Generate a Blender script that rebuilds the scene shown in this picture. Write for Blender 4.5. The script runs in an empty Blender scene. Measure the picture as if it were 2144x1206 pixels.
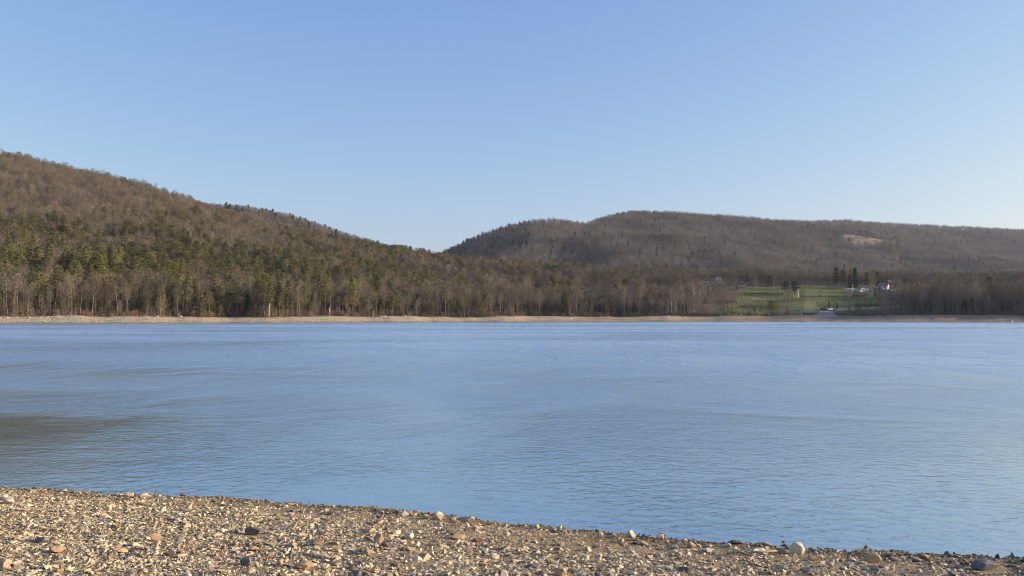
import bpy, math, random
import numpy as np
from mathutils import Vector, Matrix
import bmesh

R = math.radians
random.seed(11)
rng = np.random.default_rng(7)
scene = bpy.context.scene
COL = scene.collection

# ------------------------------------------------------------------ camera
CAM_Z = 2.4
F = 1857.0            # focal length in photo pixels
HZ = 667.0            # photo row of the horizon
cam = bpy.data.cameras.new("camera")
cam.sensor_width = 36.0
cam.lens = 36.0 * F / 2144.0
cam.clip_start = 0.1
cam.clip_end = 20000.0
camo = bpy.data.objects.new("camera", cam)
camo.location = (0, 0, CAM_Z)
camo.rotation_euler = (R(90) + math.atan((HZ - 603.0) / F), 0, 0)
COL.objects.link(camo)
scene.camera = camo

# ------------------------------------------------------------------ light
SUN_EL = R(13.5)
SUN_AZ = R(89.0)      # clockwise from the view direction (+Y)
world = bpy.data.worlds.new("World")
scene.world = world
world.use_nodes = True
wn, wl = world.node_tree.nodes, world.node_tree.links
wn.clear()
sky = wn.new("ShaderNodeTexSky")
sky.sky_type = 'NISHITA'
sky.sun_disc = False
sky.sun_elevation = SUN_EL
sky.sun_rotation = SUN_AZ
sky.altitude = 0
sky.air_density = 1.0
sky.dust_density = 1.6
sky.ozone_density = 2.6
bg = wn.new("ShaderNodeBackground")
bg.inputs[1].default_value = 0.125
wo = wn.new("ShaderNodeOutputWorld")
tint = wn.new("ShaderNodeVectorMath"); tint.operation = 'MULTIPLY'
tint.inputs[1].default_value = (0.94, 0.95, 1.08)
wl.new(sky.outputs[0], tint.inputs[0])
# evens out the blue towards the sun, by a tone curve on each channel
sp = wn.new("ShaderNodeSeparateXYZ"); cb = wn.new("ShaderNodeCombineXYZ")
wl.new(tint.outputs[0], sp.inputs[0])
for ch, p, pivot in (("X", 0.98, 1.0), ("Y", 0.84, 1.7), ("Z", 0.36, 3.05)):
    pw = wn.new("ShaderNodeMath"); pw.operation = 'POWER'; pw.inputs[1].default_value = p
    ml = wn.new("ShaderNodeMath"); ml.operation = 'MULTIPLY'; ml.inputs[1].default_value = pivot ** (1 - p)
    wl.new(sp.outputs[ch], pw.inputs[0]); wl.new(pw.outputs[0], ml.inputs[0]); wl.new(ml.outputs[0], cb.inputs[ch])
wl.new(cb.outputs[0], bg.inputs[0])
wl.new(bg.outputs[0], wo.inputs[0])

sun = bpy.data.lights.new("sun", 'SUN')
sun.energy = 5.0
sun.angle = R(0.55)
sun.color = (1.0, 0.82, 0.59)
suno = bpy.data.objects.new("sun", sun)
sd = Vector((math.sin(SUN_AZ) * math.cos(SUN_EL), math.cos(SUN_AZ) * math.cos(SUN_EL), math.sin(SUN_EL)))
suno.rotation_euler = sd.to_track_quat('Z', 'Y').to_euler()
suno.location = (0, 0, 60)
COL.objects.link(suno)

scene.view_settings.view_transform = 'Standard'
scene.view_settings.look = 'None'
scene.view_settings.exposure = 0.95
scene.view_settings.gamma = 1.0
scene.cycles.use_denoising = True
scene.cycles.filter_width = 1.1
scene.cycles.max_bounces = 6
scene.cycles.diffuse_bounces = 3
scene.cycles.glossy_bounces = 3
scene.cycles.volume_bounces = 0

# ------------------------------------------------------------------ helpers
def smooth(t):
    t = np.clip(t, 0, 1)
    return t * t * (3 - 2 * t)

def vnoise(x, y, seed=0):
    """smooth lattice noise in -1..1, vectorised"""
    x = np.asarray(x, float); y = np.asarray(y, float)
    xi = np.floor(x).astype(np.int64); yi = np.floor(y).astype(np.int64)
    fx = x - xi; fy = y - yi
    fx = fx * fx * (3 - 2 * fx); fy = fy * fy * (3 - 2 * fy)
    def h(a, b):
        n = (a * 374761393 + b * 668265263 + seed * 1442695041) & 0x7fffffff
        n = ((n ^ (n >> 13)) * 1274126177) & 0x7fffffff
        n = n ^ (n >> 16)
        return (n & 0xffff) / 32767.5 - 1.0
    a = h(xi, yi); b = h(xi + 1, yi); c = h(xi, yi + 1); d = h(xi + 1, yi + 1)
    return (a * (1 - fx) + b * fx) * (1 - fy) + (c * (1 - fx) + d * fx) * fy

def fbm(x, y, seed=0, octv=3):
    s = 0; a = 1.0
    for k in range(octv):
        s = s + a * vnoise(x * 2 ** k, y * 2 ** k, seed + 17 * k)
        a *= 0.5
    return s / 1.75

def mesh_obj(name, verts, faces, mats, parent=None, smooth_shade=False, fmat=None, link=True):
    me = bpy.data.meshes.new(name)
    me.from_pydata([tuple(v) for v in verts], [], [tuple(f) for f in faces])
    for m in (mats if isinstance(mats, (list, tuple)) else [mats]):
        me.materials.append(m)
    if fmat is not None:
        me.polygons.foreach_set("material_index", np.asarray(fmat, np.int32))
    if smooth_shade:
        me.polygons.foreach_set("use_smooth", np.ones(len(me.polygons), bool))
    me.update()
    o = bpy.data.objects.new(name, me)
    if link:
        COL.objects.link(o)
    if parent is not None:
        o.parent = parent
    return o

def tag(o, label=None, cat=None, group=None, kind=None):
    if label: o["label"] = label
    if cat: o["category"] = cat
    if group: o["group"] = group
    if kind: o["kind"] = kind
    return o

def empty(name, loc, rz=0.0, sc=1.0):
    o = bpy.data.objects.new(name, None)
    o.empty_display_size = 0.5
    o.location = loc
    o.rotation_euler = (0, 0, rz)
    o.scale = (sc, sc, sc)
    COL.objects.link(o)
    return o

class MB:
    """collects simple shapes into one vertex / face list"""
    def __init__(self):
        self.v = []; self.f = []; self.m = []
    def add(self, vs, fs, m=0):
        b = len(self.v)
        self.v.extend(vs)
        for f in fs:
            self.f.append(tuple(i + b for i in f)); self.m.append(m)
    def box(self, x0, x1, y0, y1, z0, z1, m=0):
        vs = [(x0,y0,z0),(x1,y0,z0),(x1,y1,z0),(x0,y1,z0),(x0,y0,z1),(x1,y0,z1),(x1,y1,z1),(x0,y1,z1)]
        self.add(vs, [(3,2,1,0),(4,5,6,7),(0,1,5,4),(1,2,6,5),(2,3,7,6),(3,0,4,7)], m)
    def tube(self, pts, rad, n=6, m=0, cap=True):
        pts = [Vector(p) for p in pts]
        rings = []
        for i, p in enumerate(pts):
            d = (pts[min(i + 1, len(pts) - 1)] - pts[max(i - 1, 0)])
            if d.length < 1e-9: d = Vector((0, 0, 1))
            d.normalize()
            a = d.cross(Vector((0.31, 0.95, 0.05)))
            if a.length < 1e-3: a = d.cross(Vector((1, 0, 0)))
            a.normalize(); b = d.cross(a)
            rings.append([p + (a * math.cos(2 * math.pi * k / n) + b * math.sin(2 * math.pi * k / n)) * rad[i] for k in range(n)])
        vs = [tuple(q) for r in rings for q in r]
        fs = []
        for i in range(len(rings) - 1):
            for k in range(n):
                k2 = (k + 1) % n
                fs.append((i*n+k, i*n+k2, (i+1)*n+k2, (i+1)*n+k))
        if cap:
            fs.append(tuple(range(n))[::-1]); fs.append(tuple((len(rings)-1)*n + k for k in range(n)))
        self.add(vs, fs, m)
    def tri(self, a, b, c, m=0):
        self.add([tuple(a), tuple(b), tuple(c)], [(0, 1, 2)], m)
    def build(self, name, mats, parent=None, sm=False, link=True):
        return mesh_obj(name, self.v, self.f, mats, parent, sm, self.m, link)

# ------------------------------------------------------------------ materials
def new_mat(name):
    m = bpy.data.materials.new(name)
    m.use_nodes = True
    n, l = m.node_tree.nodes, m.node_tree.links
    return m, n, l, n["Principled BSDF"]

def ramp(n, stops, interp='LINEAR'):
    r = n.new("ShaderNodeValToRGB")
    e = r.color_ramp.elements
    r.color_ramp.interpolation = interp
    while len(e) < len(stops): e.new(0.5)
    for i, (p, c) in enumerate(stops):
        e[i].position = p; e[i].color = (*c, 1)
    return r

def simple_mat(name, col, rough=0.7, var=0.15, scale=3.0, metal=0.0):
    m, n, l, b = new_mat(name)
    t = n.new("ShaderNodeTexNoise"); t.inputs["Scale"].default_value = scale; t.inputs["Detail"].default_value = 6
    g = n.new("ShaderNodeNewGeometry"); l.new(g.outputs["Position"], t.inputs["Vector"])
    r = ramp(n, [(0.3, tuple(c * (1 - var) for c in col)), (0.7, tuple(min(1, c * (1 + var)) for c in col))])
    l.new(t.outputs["Fac"], r.inputs[0]); l.new(r.outputs[0], b.inputs["Base Color"])
    b.inputs["Roughness"].default_value = rough
    b.inputs["Metallic"].default_value = metal
    return m

def random_mat(name, stops, rough=0.85, spec=0.2, noise=None, thin=0.0):
    """colour picked per object / instance, with a little local variation"""
    m, n, l, b = new_mat(name)
    oi = n.new("ShaderNodeObjectInfo")
    r = ramp(n, stops)
    l.new(oi.outputs["Random"], r.inputs[0])
    last = r.outputs[0]
    if noise:
        sc, lo, hi = noise
        g = n.new("ShaderNodeNewGeometry")
        t = n.new("ShaderNodeTexNoise"); t.inputs["Scale"].default_value = sc; t.inputs["Detail"].default_value = 5
        l.new(g.outputs["Position"], t.inputs["Vector"])
        mr = n.new("ShaderNodeMapRange"); mr.inputs["From Min"].default_value = 0.3; mr.inputs["From Max"].default_value = 0.7
        mr.inputs["To Min"].default_value = lo; mr.inputs["To Max"].default_value = hi
        l.new(t.outputs["Fac"], mr.inputs["Value"])
        mx = n.new("ShaderNodeVectorMath"); mx.operation = 'SCALE'
        l.new(last, mx.inputs[0]); l.new(mr.outputs[0], mx.inputs["Scale"])
        last = mx.outputs[0]
    l.new(last, b.inputs["Base Color"])
    b.inputs["Roughness"].default_value = rough
    b.inputs["Specular IOR Level"].default_value = spec
    if thin:
        tr = n.new("ShaderNodeBsdfTranslucent"); l.new(last, tr.inputs["Color"])
        mx = n.new("ShaderNodeMixShader"); mx.inputs[0].default_value = thin
        l.new(b.outputs[0], mx.inputs[1]); l.new(tr.outputs[0], mx.inputs[2]); l.new(mx.outputs[0], n["Material Output"].inputs["Surface"])
    return m

M = {}
M['twig'] = random_mat("bare_twigs", [(0.0, (0.1032, 0.0804, 0.0628)), (0.3, (0.1858, 0.1471, 0.1137)), (0.5, (0.1239, 0.1077, 0.0902)), (0.7, (0.1996, 0.1687, 0.1294)), (0.85, (0.1308, 0.1292, 0.0745)), (1.0, (0.1032, 0.0754, 0.0612))], noise=(0.022, 0.66, 1.3))
M['twig_far'] = random_mat("far_twigs", [(0.0, (0.1016, 0.0907, 0.076)), (0.35, (0.1887, 0.1661, 0.1393)), (0.6, (0.1306, 0.1175, 0.1014)), (0.8, (0.2177, 0.2025, 0.1731)), (1.0, (0.0943, 0.0851, 0.0718))], noise=(0.011, 0.55, 1.45))
M['twig_bud'] = random_mat("budding_twigs", [(0.0, (0.111, 0.1073, 0.0518)), (0.5, (0.1628, 0.148, 0.0777)), (1.0, (0.0888, 0.0888, 0.0459))])
M['bark'] = random_mat("grey_bark", [(0.0, (0.14, 0.115, 0.09)), (0.45, (0.22, 0.185, 0.15)), (0.75, (0.17, 0.14, 0.11)), (0.93, (0.26, 0.225, 0.18)), (1.0, (0.40, 0.35, 0.29))], noise=(2.0, 0.75, 1.2))
M['bark_pale'] = random_mat("pale_bark", [(0.0, (0.52, 0.47, 0.40)), (1.0, (0.66, 0.61, 0.54))], noise=(1.2, 0.7, 1.15))
M['bark_pine'] = random_mat("pine_bark", [(0.0, (0.13, 0.10, 0.08)), (1.0, (0.22, 0.17, 0.13))])
M['needle'] = random_mat("pine_needles", [(0.0, (0.105, 0.112, 0.046)), (0.4, (0.165, 0.168, 0.060)), (0.75, (0.235, 0.222, 0.080)), (1.0, (0.085, 0.097, 0.042))], thin=0.35)
M['needle_dark'] = random_mat("dark_needles", [(0.0, (0.024, 0.040, 0.026)), (1.0, (0.042, 0.060, 0.030))], thin=0.2)
M['brush'] = random_mat("dry_brush", [(0.0, (0.15, 0.105, 0.07)), (0.5, (0.21, 0.155, 0.095)), (0.8, (0.12, 0.10, 0.06)), (1.0, (0.25, 0.19, 0.12))])

# ------------------------------------------------------------------ terrain
def tab(pts):
    a = np.array(pts, float)
    return lambda q: np.interp(q, a[:, 0], a[:, 1])

shore = tab([(-1500,300),(-600,360),(0,400),(300,430),(430,452),(480,470),(560,462),(700,500),(900,540),(1300,590),(1600,590),(1900,560),(2144,540),(2400,505),(2700,470),(4000,380)])
beach_z = tab([(-600,2.8),(0,2.9),(300,3.1),(430,2.9),(600,3.3),(760,3.6),(900,3.7),(1080,4.2),(1300,4.2),(1700,4.6),(2144,4.8)])
beach_w = tab([(0,34),(600,38),(1000,40),(1075,42),(1100,58),(1300,52),(1700,46),(2144,40)])
crestA = tab([(-800,250),(-300,285),(0,310),(60,316),(130,335),(200,349),(300,374),(400,405),(450,424),(500,437),(560,452),(620,468),(700,486),(760,496),(860,512),(930,519),(1000,528),(1100,537),(1200,544),(1300,548),(1500,553),(1700,556),(1900,560),(2144,562),(3000,560)])
ridgeA = tab([(-800,1350),(0,1300),(700,1250),(930,1200),(1100,1150),(1300,1100),(1500,1050),(1700,1000),(1900,960),(2144,920),(3000,800)])
crestA2 = tab([(-400,460),(200,438),(400,428),(500,431),(560,441),(640,461),(690,479),(760,500),(850,530),(1000,570)])
crestB = tab([(300,610),(700,590),(880,546),(945,516),(1000,491),(1060,470),(1120,457),(1160,455),(1200,460),(1225,464),(1250,455),(1290,444),(1330,438),(1400,440),(1500,446),(1600,454),(1660,461),(1720,475),(1800,491),(1870,503),(1950,518),(2050,534),(2144,548),(2400,570),(3000,600)])
ridgeB = tab([(300,2300),(1120,2200),(1225,2350),(1330,2550),(2144,2500),(3000,2400)])
crestC = tab([(1000,600),(1300,540),(1450,500),(1560,470),(1640,459),(1700,461),(1740,461),(1770,459),(1850,465),(1950,470),(2050,475),(2144,480),(2500,492),(3000,500)])
RC = 3400.0
knots = [(0.0,0.0),(0.06,0.02),(0.125,0.11),(0.25,0.27),(0.42,0.53),(0.52,0.66),(0.67,0.85),(1.0,1.0)]
knotf = tab(knots)

def elev(row, dist, tree):
    return (HZ - row) / F * dist + CAM_Z - tree

def height(X, Y):
    X = np.asarray(X, float); Y = np.asarray(Y, float)
    Yc = np.maximum(Y, 30.0)
    px = 1072 + F * X / Yc
    ys = shore(px) + 6.0 * vnoise(px / 70.0, px * 0, 3) + 2.0 * vnoise(px / 17.0, px * 0, 5)
    bw = beach_w(px); bz = beach_z(px)
    d = Y - ys
    tb = np.clip(d / bw, 0, 1)
    beach = bz * (0.75 * tb + 0.25 * tb ** 2) + (0.25 * vnoise(X / 5, Y / 4, 8) + 0.4 * vnoise(X / 22, Y / 7, 9)) * tb * (1 - tb) * 4
    lake = np.maximum(d * 0.09, -5.0)
    y0 = ys + bw
    rA = ridgeA(px)
    HA = elev(crestA(px), rA, np.where(px < 900, 15, 18))
    t = np.clip((Y - y0) / (rA - y0), 0, 1)
    sL = 0.62 * t + 0.38 * t ** 1.6
    sR = knotf(t)
    k = smooth((px - 850) / 450)
    prof = sL * (1 - k) + sR * k
    bump = fbm(X / 170, Y / 170, 21) * 9.0 * np.minimum(1, 4 * t * (1 - t)) * (1 - 0.75 * k)
    front = bz + (HA - bz) * prof + bump
    back = 38 + (HA - 38) * np.exp(-np.square(np.maximum(Y - rA, 0) / 330))
    A = np.where(Y < rA, front, back)
    # second shoulder of the left hill
    A2 = elev(crestA2(px), 1750, 12) * np.exp(-np.square((Y - 1750) / 280))
    # hill across the valley
    rB = ridgeB(px)
    HB = elev(crestB(px), rB, 14 - 13 * smooth((px - 1745) / 25) * smooth((1900 - px) / 30))
    tB = np.clip((Y - 1450) / (rB - 1450), 0, 1)
    nb = (fbm(X / 230, Y / 330, 40) * 30 + vnoise(X / 75, Y / 110, 41) * 9) * np.minimum(1, 4 * tB * (1 - tB))
    B = np.where(Y < rB, 40 + (HB - 40) * (0.8 * tB + 0.2 * tB ** 2) + nb, 60 + (HB - 60) * np.exp(-np.square((Y - rB) / 500)))
    B = np.where(Y < 1450, -50, B)
    HC = elev(crestC(px), RC, 13)
    tC = np.clip((Y - 2350) / (RC - 2350), 0, 1)
    nc = (fbm(X / 260, Y / 420, 60) * 32 + vnoise(X / 85, Y / 130, 61) * 9) * np.minimum(1, 4 * tC * (1 - tC))
    Cc = np.where(Y < RC, 60 + (HC - 60) * tC + nc, 60 + (HC - 60) * np.exp(-np.square((Y - RC) / 700)))
    Cc = np.where(Y < 2350, -50, Cc)
    land = np.maximum(np.maximum(A, A2), np.maximum(B, Cc))
    return np.where(d < 0, lake, np.where(d < bw, beach, land))

def px_of(X, Y):
    return 1072 + F * X / np.maximum(Y, 1.0)

def meadow_mask(X, Y):
    px = px_of(X, Y)
    w = 14 * vnoise(Y / 25.0, X / 40.0, 90)
    lo = tab([(590,1500),(640,1480),(700,1490),(760,1535),(800,1545),(850,1600)])(Y) + w
    hi = tab([(590,1885),(640,1890),(700,1880),(760,1865),(800,1845),(850,1790)])(Y) + w
    m = smooth((px - lo) / 14) * smooth((hi - px) / 14) * smooth((Y - 648) / 8) * smooth((848 - Y + 0.6 * w) / 14)
    # narrow lawn up behind the trees and the yard of the white house
    m2 = smooth((px - 1552) / 8) * smooth((1598 - px) / 8) * smooth((Y - 775) / 8) * smooth((850 - Y) / 8)
    m3 = smooth((px - 1462) / 8) * smooth((1530 - px) / 8) * smooth((Y - 845) / 8) * smooth((905 - Y) / 8)
    return np.clip(np.maximum(np.maximum(m, m2), 0.8 * m3), 0, 1)

def clearing_mask(X, Y):
    px = px_of(X, Y)
    c = 1816 + 10 * vnoise(Y / 60, X * 0, 71)
    up = tab([(1750, 2470), (1800, 2500), (1880, 2505)])(px)
    lo = tab([(1750, 2445), (1785, 2370), (1835, 2375), (1880, 2440)])(px) + 24 * vnoise(px / 9.0, px * 0, 74)
    return smooth((px - 1758 + 4 * vnoise(X / 20, Y / 20, 72)) / 8) * smooth((1872 - px) / 10) * smooth((Y - lo) / 20) * smooth((up - Y) / 15)

# far terrain: one sheet laid out as a fan
def far_terrain():
    us = np.linspace(-1.15, 1.45, 720)
    Ys = np.concatenate([np.linspace(330, 700, 190), np.linspace(704, 1400, 150), np.linspace(1410, 3600, 190), np.linspace(3650, 9000, 20)])
    U, V = np.meshgrid(us, Ys)
    X = U * V
    Z = height(X, V)
    n0, n1 = len(Ys), len(us)
    co = np.stack([X, V, Z], -1).reshape(-1, 3)
    idx = np.arange(n0 * n1).reshape(n0, n1)
    quads = np.stack([idx[:-1, :-1], idx[:-1, 1:], idx[1:, 1:], idx[1:, :-1]], -1).reshape(-1, 4)
    me = bpy.data.meshes.new("hills")
    me.vertices.add(len(co)); me.vertices.foreach_set("co", co.ravel())
    me.loops.add(quads.size); me.loops.foreach_set("vertex_index", quads.ravel().astype(np.int32))
    me.polygons.add(len(quads))
    me.polygons.foreach_set("loop_start", np.arange(0, quads.size, 4, dtype=np.int32))
    me.polygons.foreach_set("loop_total", np.full(len(quads), 4, np.int32))
    me.polygons.foreach_set("use_smooth", np.ones(len(quads), bool))
    me.update(calc_edges=True)
    Xf, Yf = co[:, 0], co[:, 1]
    px = px_of(Xf, Yf)
    d = Yf - shore(px)
    beach = 1 - smooth((d - beach_w(px) + 3 + 2.5 * vnoise(Xf / 6, Yf / 6, 4)) / 3.0)
    col = np.zeros((len(co), 4), np.float32); col[:, 3] = 1
    col[:, 0] = beach
    col[:, 1] = meadow_mask(Xf, Yf)
    col[:, 2] = clearing_mask(Xf, Yf)
    at = me.color_attributes.new("cover", 'FLOAT_COLOR', 'POINT')
    at.data.foreach_set("color", col.ravel())
    # material
    m, n, l, b = new_mat("land_cover")
    a = n.new("ShaderNodeAttribute"); a.attribute_name = "cover"
    sep = n.new("ShaderNodeSeparateColor"); l.new(a.outputs["Color"], sep.inputs[0])
    g = n.new("ShaderNodeNewGeometry")
    def noise(scale, det=5):
        t = n.new("ShaderNodeTexNoise"); t.inputs["Scale"].default_value = scale; t.inputs["Detail"].default_value = det
        l.new(g.outputs["Position"], t.inputs["Vector"]); return t
    def mix(fac, c0, c1):
        x = n.new("ShaderNodeMix"); x.data_type = 'RGBA'
        l.new(fac, x.inputs[0]); l.new(c0, x.inputs[6]); l.new(c1, x.inputs[7]); return x.outputs[2]
    r1 = ramp(n, [(0.3, (0.085, 0.062, 0.042)), (0.7, (0.15, 0.112, 0.075))]); l.new(noise(0.15).outputs["Fac"], r1.inputs[0])
    nb = noise(0.9, 8)
    r2 = ramp(n, [(0.25, (0.27, 0.215, 0.14)), (0.5, (0.40, 0.33, 0.225)), (0.75, (0.50, 0.42, 0.30))]); l.new(nb.outputs["Fac"], r2.inputs[0])
    # darker, wetter strip low on the far beach
    sx = n.new("ShaderNodeSeparateXYZ"); l.new(g.outputs["Position"], sx.inputs[0])
    wet = n.new("ShaderNodeMapRange"); wet.inputs["From Min"].default_value = 0.25; wet.inputs["From Max"].default_value = 1.1
    wet.inputs["To Min"].default_value = 0.55; wet.inputs["To Max"].default_value = 1.0
    l.new(sx.outputs["Z"], wet.inputs["Value"])
    ws = n.new("ShaderNodeVectorMath"); ws.operation = 'SCALE'; l.new(r2.outputs[0], ws.inputs[0]); l.new(wet.outputs[0], ws.inputs["Scale"])
    r3 = ramp(n, [(0.3, (0.055, 0.078, 0.022)), (0.5, (0.100, 0.125, 0.034)), (0.7, (0.20, 0.17, 0.080))]); l.new(noise(0.035, 6).outputs["Fac"], r3.inputs[0])
    r4 = ramp(n, [(0.3, (0.16, 0.122, 0.088)), (0.5, (0.24, 0.187, 0.137)), (0.7, (0.33, 0.26, 0.195))]); l.new(noise(0.03).outputs["Fac"], r4.inputs[0])
    # darker mud and shingle streaks; their spread rightwards also stands in for shade
    st = n.new("ShaderNodeTexNoise"); st.inputs["Scale"].default_value = 1.0; st.inputs["Detail"].default_value = 5
    mp = n.new("ShaderNodeMapping"); mp.inputs["Scale"].default_value = (0.022, 0.16, 0.6); l.new(g.outputs["Position"], mp.inputs["Vector"]); l.new(mp.outputs[0], st.inputs["Vector"])
    xr = n.new("ShaderNodeMapRange"); xr.inputs["From Min"].default_value = -60; xr.inputs["From Max"].default_value = 260; xr.inputs["To Min"].default_value = -0.12; xr.inputs["To Max"].default_value = 0.20
    l.new(sx.outputs["X"], xr.inputs["Value"])
    sa = n.new("ShaderNodeMath"); sa.operation = 'ADD'; l.new(st.outputs["Fac"], sa.inputs[0]); l.new(xr.outputs[0], sa.inputs[1])
    rs = ramp(n, [(0.42, (0, 0, 0)), (0.62, (1, 1, 1))]); l.new(sa.outputs[0], rs.inputs[0])
    r5 = ramp(n, [(0.3, (0.17, 0.135, 0.095)), (0.7, (0.26, 0.21, 0.15))]); l.new(nb.outputs["Fac"], r5.inputs[0])
    bch = mix(rs.outputs[0], ws.outputs[0], r5.outputs[0])
    c = mix(sep.outputs[0], r1.outputs[0], bch)
    c = mix(sep.outputs[1], c, r3.outputs[0])
    c = mix(sep.outputs[2], c, r4.outputs[0])
    l.new(c, b.inputs["Base Color"]); b.inputs["Roughness"].default_value = 0.95
    b.inputs["Specular IOR Level"].default_value = 0.15
    bp = n.new("ShaderNodeBump"); bp.inputs["Strength"].default_value = 0.6; bp.inputs["Distance"].default_value = 0.6
    l.new(nb.outputs["Fac"], bp.inputs["Height"]); l.new(bp.outputs[0], b.inputs["Normal"])
    me.materials.append(m)
    o = bpy.data.objects.new("hills", me); COL.objects.link(o)
    tag(o, "wooded hills and pale far shore beyond the lake", None, None, "structure")
far_terrain()

# ground sheet far below and around, out to the horizon
gm = simple_mat("earth", (0.14, 0.11, 0.08), 0.95, 0.2, 0.02)
go = mesh_obj("ground", [(-9000,-3000,-6),(9000,-3000,-6),(9000,9500,-6),(-9000,9500,-6)], [(0,1,2,3)], gm)
tag(go, "earth under and around the lake", None, None, "structure")

# ------------------------------------------------------------------ air
def haze():
    mb = MB(); mb.box(-4000, 5000, -70, 9600, -7.5, 520)
    m = bpy.data.materials.new("haze"); m.use_nodes = True
    n, l = m.node_tree.nodes, m.node_tree.links
    n.remove(n["Principled BSDF"])
    v = n.new("ShaderNodeVolumePrincipled"); v.inputs["Color"].default_value = (0.72, 0.80, 1.0, 1)
    v.inputs["Density"].default_value = 0.000035; v.inputs["Anisotropy"].default_value = 0.2
    l.new(v.outputs[0], n["Material Output"].inputs["Volume"])
    o = mb.build("haze", m)
    tag(o, "thin bluish air between the lake and the far hills", "haze", None, "stuff")
haze()

# ------------------------------------------------------------------ near beach
near_pts = [(-900,985),(-300,1006),(0,1020),(200,1029),(500,1046),(800,1064),(1000,1085),(1200,1104),(1500,1129),(1800,1151),(2000,1160),(2144,1166),(2600,1185),(3400,1210)]
sx_ = []; sy_ = []
for x, y in near_pts:
    Yw = CAM_Z * F / (y - HZ)
    sx_.append((x - 1072) / F * Yw); sy_.append(Yw)
sx_ = [-60, -30] + sx_ + [18, 60]; sy_ = [26, 18.5] + sy_ + [5.4, 2.0]
order = np.argsort(sx_)
sx_ = np.array(sx_)[order]; sy_ = np.array(sy_)[order]
SLOPE = 0.085
def near_shore(X):
    return np.interp(X, sx_, sy_) + 0.10 * vnoise(np.asarray(X) / 0.9, np.asarray(X) * 0, 14) + 0.05 * vnoise(np.asarray(X) / 0.23, np.asarray(X) * 0, 15)
def near_z(X, Y):
    X = np.asarray(X, float); Y = np.asarray(Y, float)
    d = near_shore(X) - Y
    z = np.where(d > 0, SLOPE * d + 0.035 * smooth(d / 0.25), SLOPE * 1.5 * d)
    z = np.where(d > 14, SLOPE * 14 + 0.02 * (d - 14) + 0.035, z)
    return z + 0.03 * fbm(X / 1.1, Y / 0.8, 30) * smooth(d / 0.6) + 0.010 * vnoise(X / 0.16, Y / 0.13, 31)

def near_beach():
    xs = np.concatenate([np.linspace(-60, -13, 60), np.linspace(-12.95, 12.95, 430), np.linspace(13, 60, 60)])
    ys = np.concatenate([np.linspace(-60, 3.5, 50), np.linspace(3.55, 15, 260), np.linspace(15.2, 30, 40)])
    X, Y = np.meshgrid(xs, ys); Z = np.maximum(near_z(X, Y), -2.5)
    n0, n1 = X.shape
    co = np.stack([X, Y, Z], -1).reshape(-1, 3)
    idx = np.arange(n0 * n1).reshape(n0, n1)
    q = np.stack([idx[:-1, :-1], idx[:-1, 1:], idx[1:, 1:], idx[1:, :-1]], -1).reshape(-1, 4)
    m, n, l, b = new_mat("beach_silt")
    g = n.new("ShaderNodeNewGeometry")
    t1 = n.new("ShaderNodeTexNoise"); t1.inputs["Scale"].default_value = 1.3; t1.inputs["Detail"].default_value = 8
    t2 = n.new("ShaderNodeTexNoise"); t2.inputs["Scale"].default_value = 38; t2.inputs["Detail"].default_value = 6
    t3 = n.new("ShaderNodeTexVoronoi"); t3.inputs["Scale"].default_value = 60
    for t in (t1, t2, t3): l.new(g.outputs["Position"], t.inputs["Vector"])
    r = ramp(n, [(0.3, (0.20, 0.143, 0.078)), (0.55, (0.30, 0.22, 0.125)), (0.75, (0.38, 0.295, 0.18))])
    mx = n.new("ShaderNodeMath"); mx.operation = 'MULTIPLY_ADD'; mx.inputs[1].default_value = 0.5
    l.new(t2.outputs["Fac"], mx.inputs[0]); 
    h = n.new("ShaderNodeMath"); h.operation = 'MULTIPLY'; h.inputs[1].default_value = 0.5; l.new(t1.outputs["Fac"], h.inputs[0])
    l.new(h.outputs[0], mx.inputs[2]); l.new(mx.outputs[0], r.inputs[0])
    # damp edge beside the water
    sx = n.new("ShaderNodeSeparateXYZ"); l.new(g.outputs["Position"], sx.inputs[0])
    wet = n.new("ShaderNodeMapRange"); wet.inputs["From Min"].default_value = 0.015; wet.inputs["From Max"].default_value = 0.11
    wet.inputs["To Min"].default_value = 0.4; wet.inputs["To Max"].default_value = 1.0
    l.new(sx.outputs["Z"], wet.inputs["Value"])
    ws = n.new("ShaderNodeVectorMath"); ws.operation = 'SCALE'; l.new(r.outputs[0], ws.inputs[0]); l.new(wet.outputs[0], ws.inputs["Scale"])
    l.new(ws.outputs[0], b.inputs["Base Color"])
    b.inputs["Roughness"].default_value = 0.9; b.inputs["Specular IOR Level"].default_value = 0.2
    bp = n.new("ShaderNodeBump"); bp.inputs["Strength"].default_value = 0.8; bp.inputs["Distance"].default_value = 0.012
    ad = n.new("ShaderNodeMath"); ad.operation = 'ADD'
    l.new(t2.outputs["Fac"], ad.inputs[0]); l.new(t3.outputs["Distance"], ad.inputs[1])
    l.new(ad.outputs[0], bp.inputs["Height"]); l.new(bp.outputs[0], b.inputs["Normal"])
    o = mesh_obj("beach", co, q, m, None, True)
    tag(o, "tan silty beach in front of the lake", None, None, "structure")
near_beach()

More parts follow.
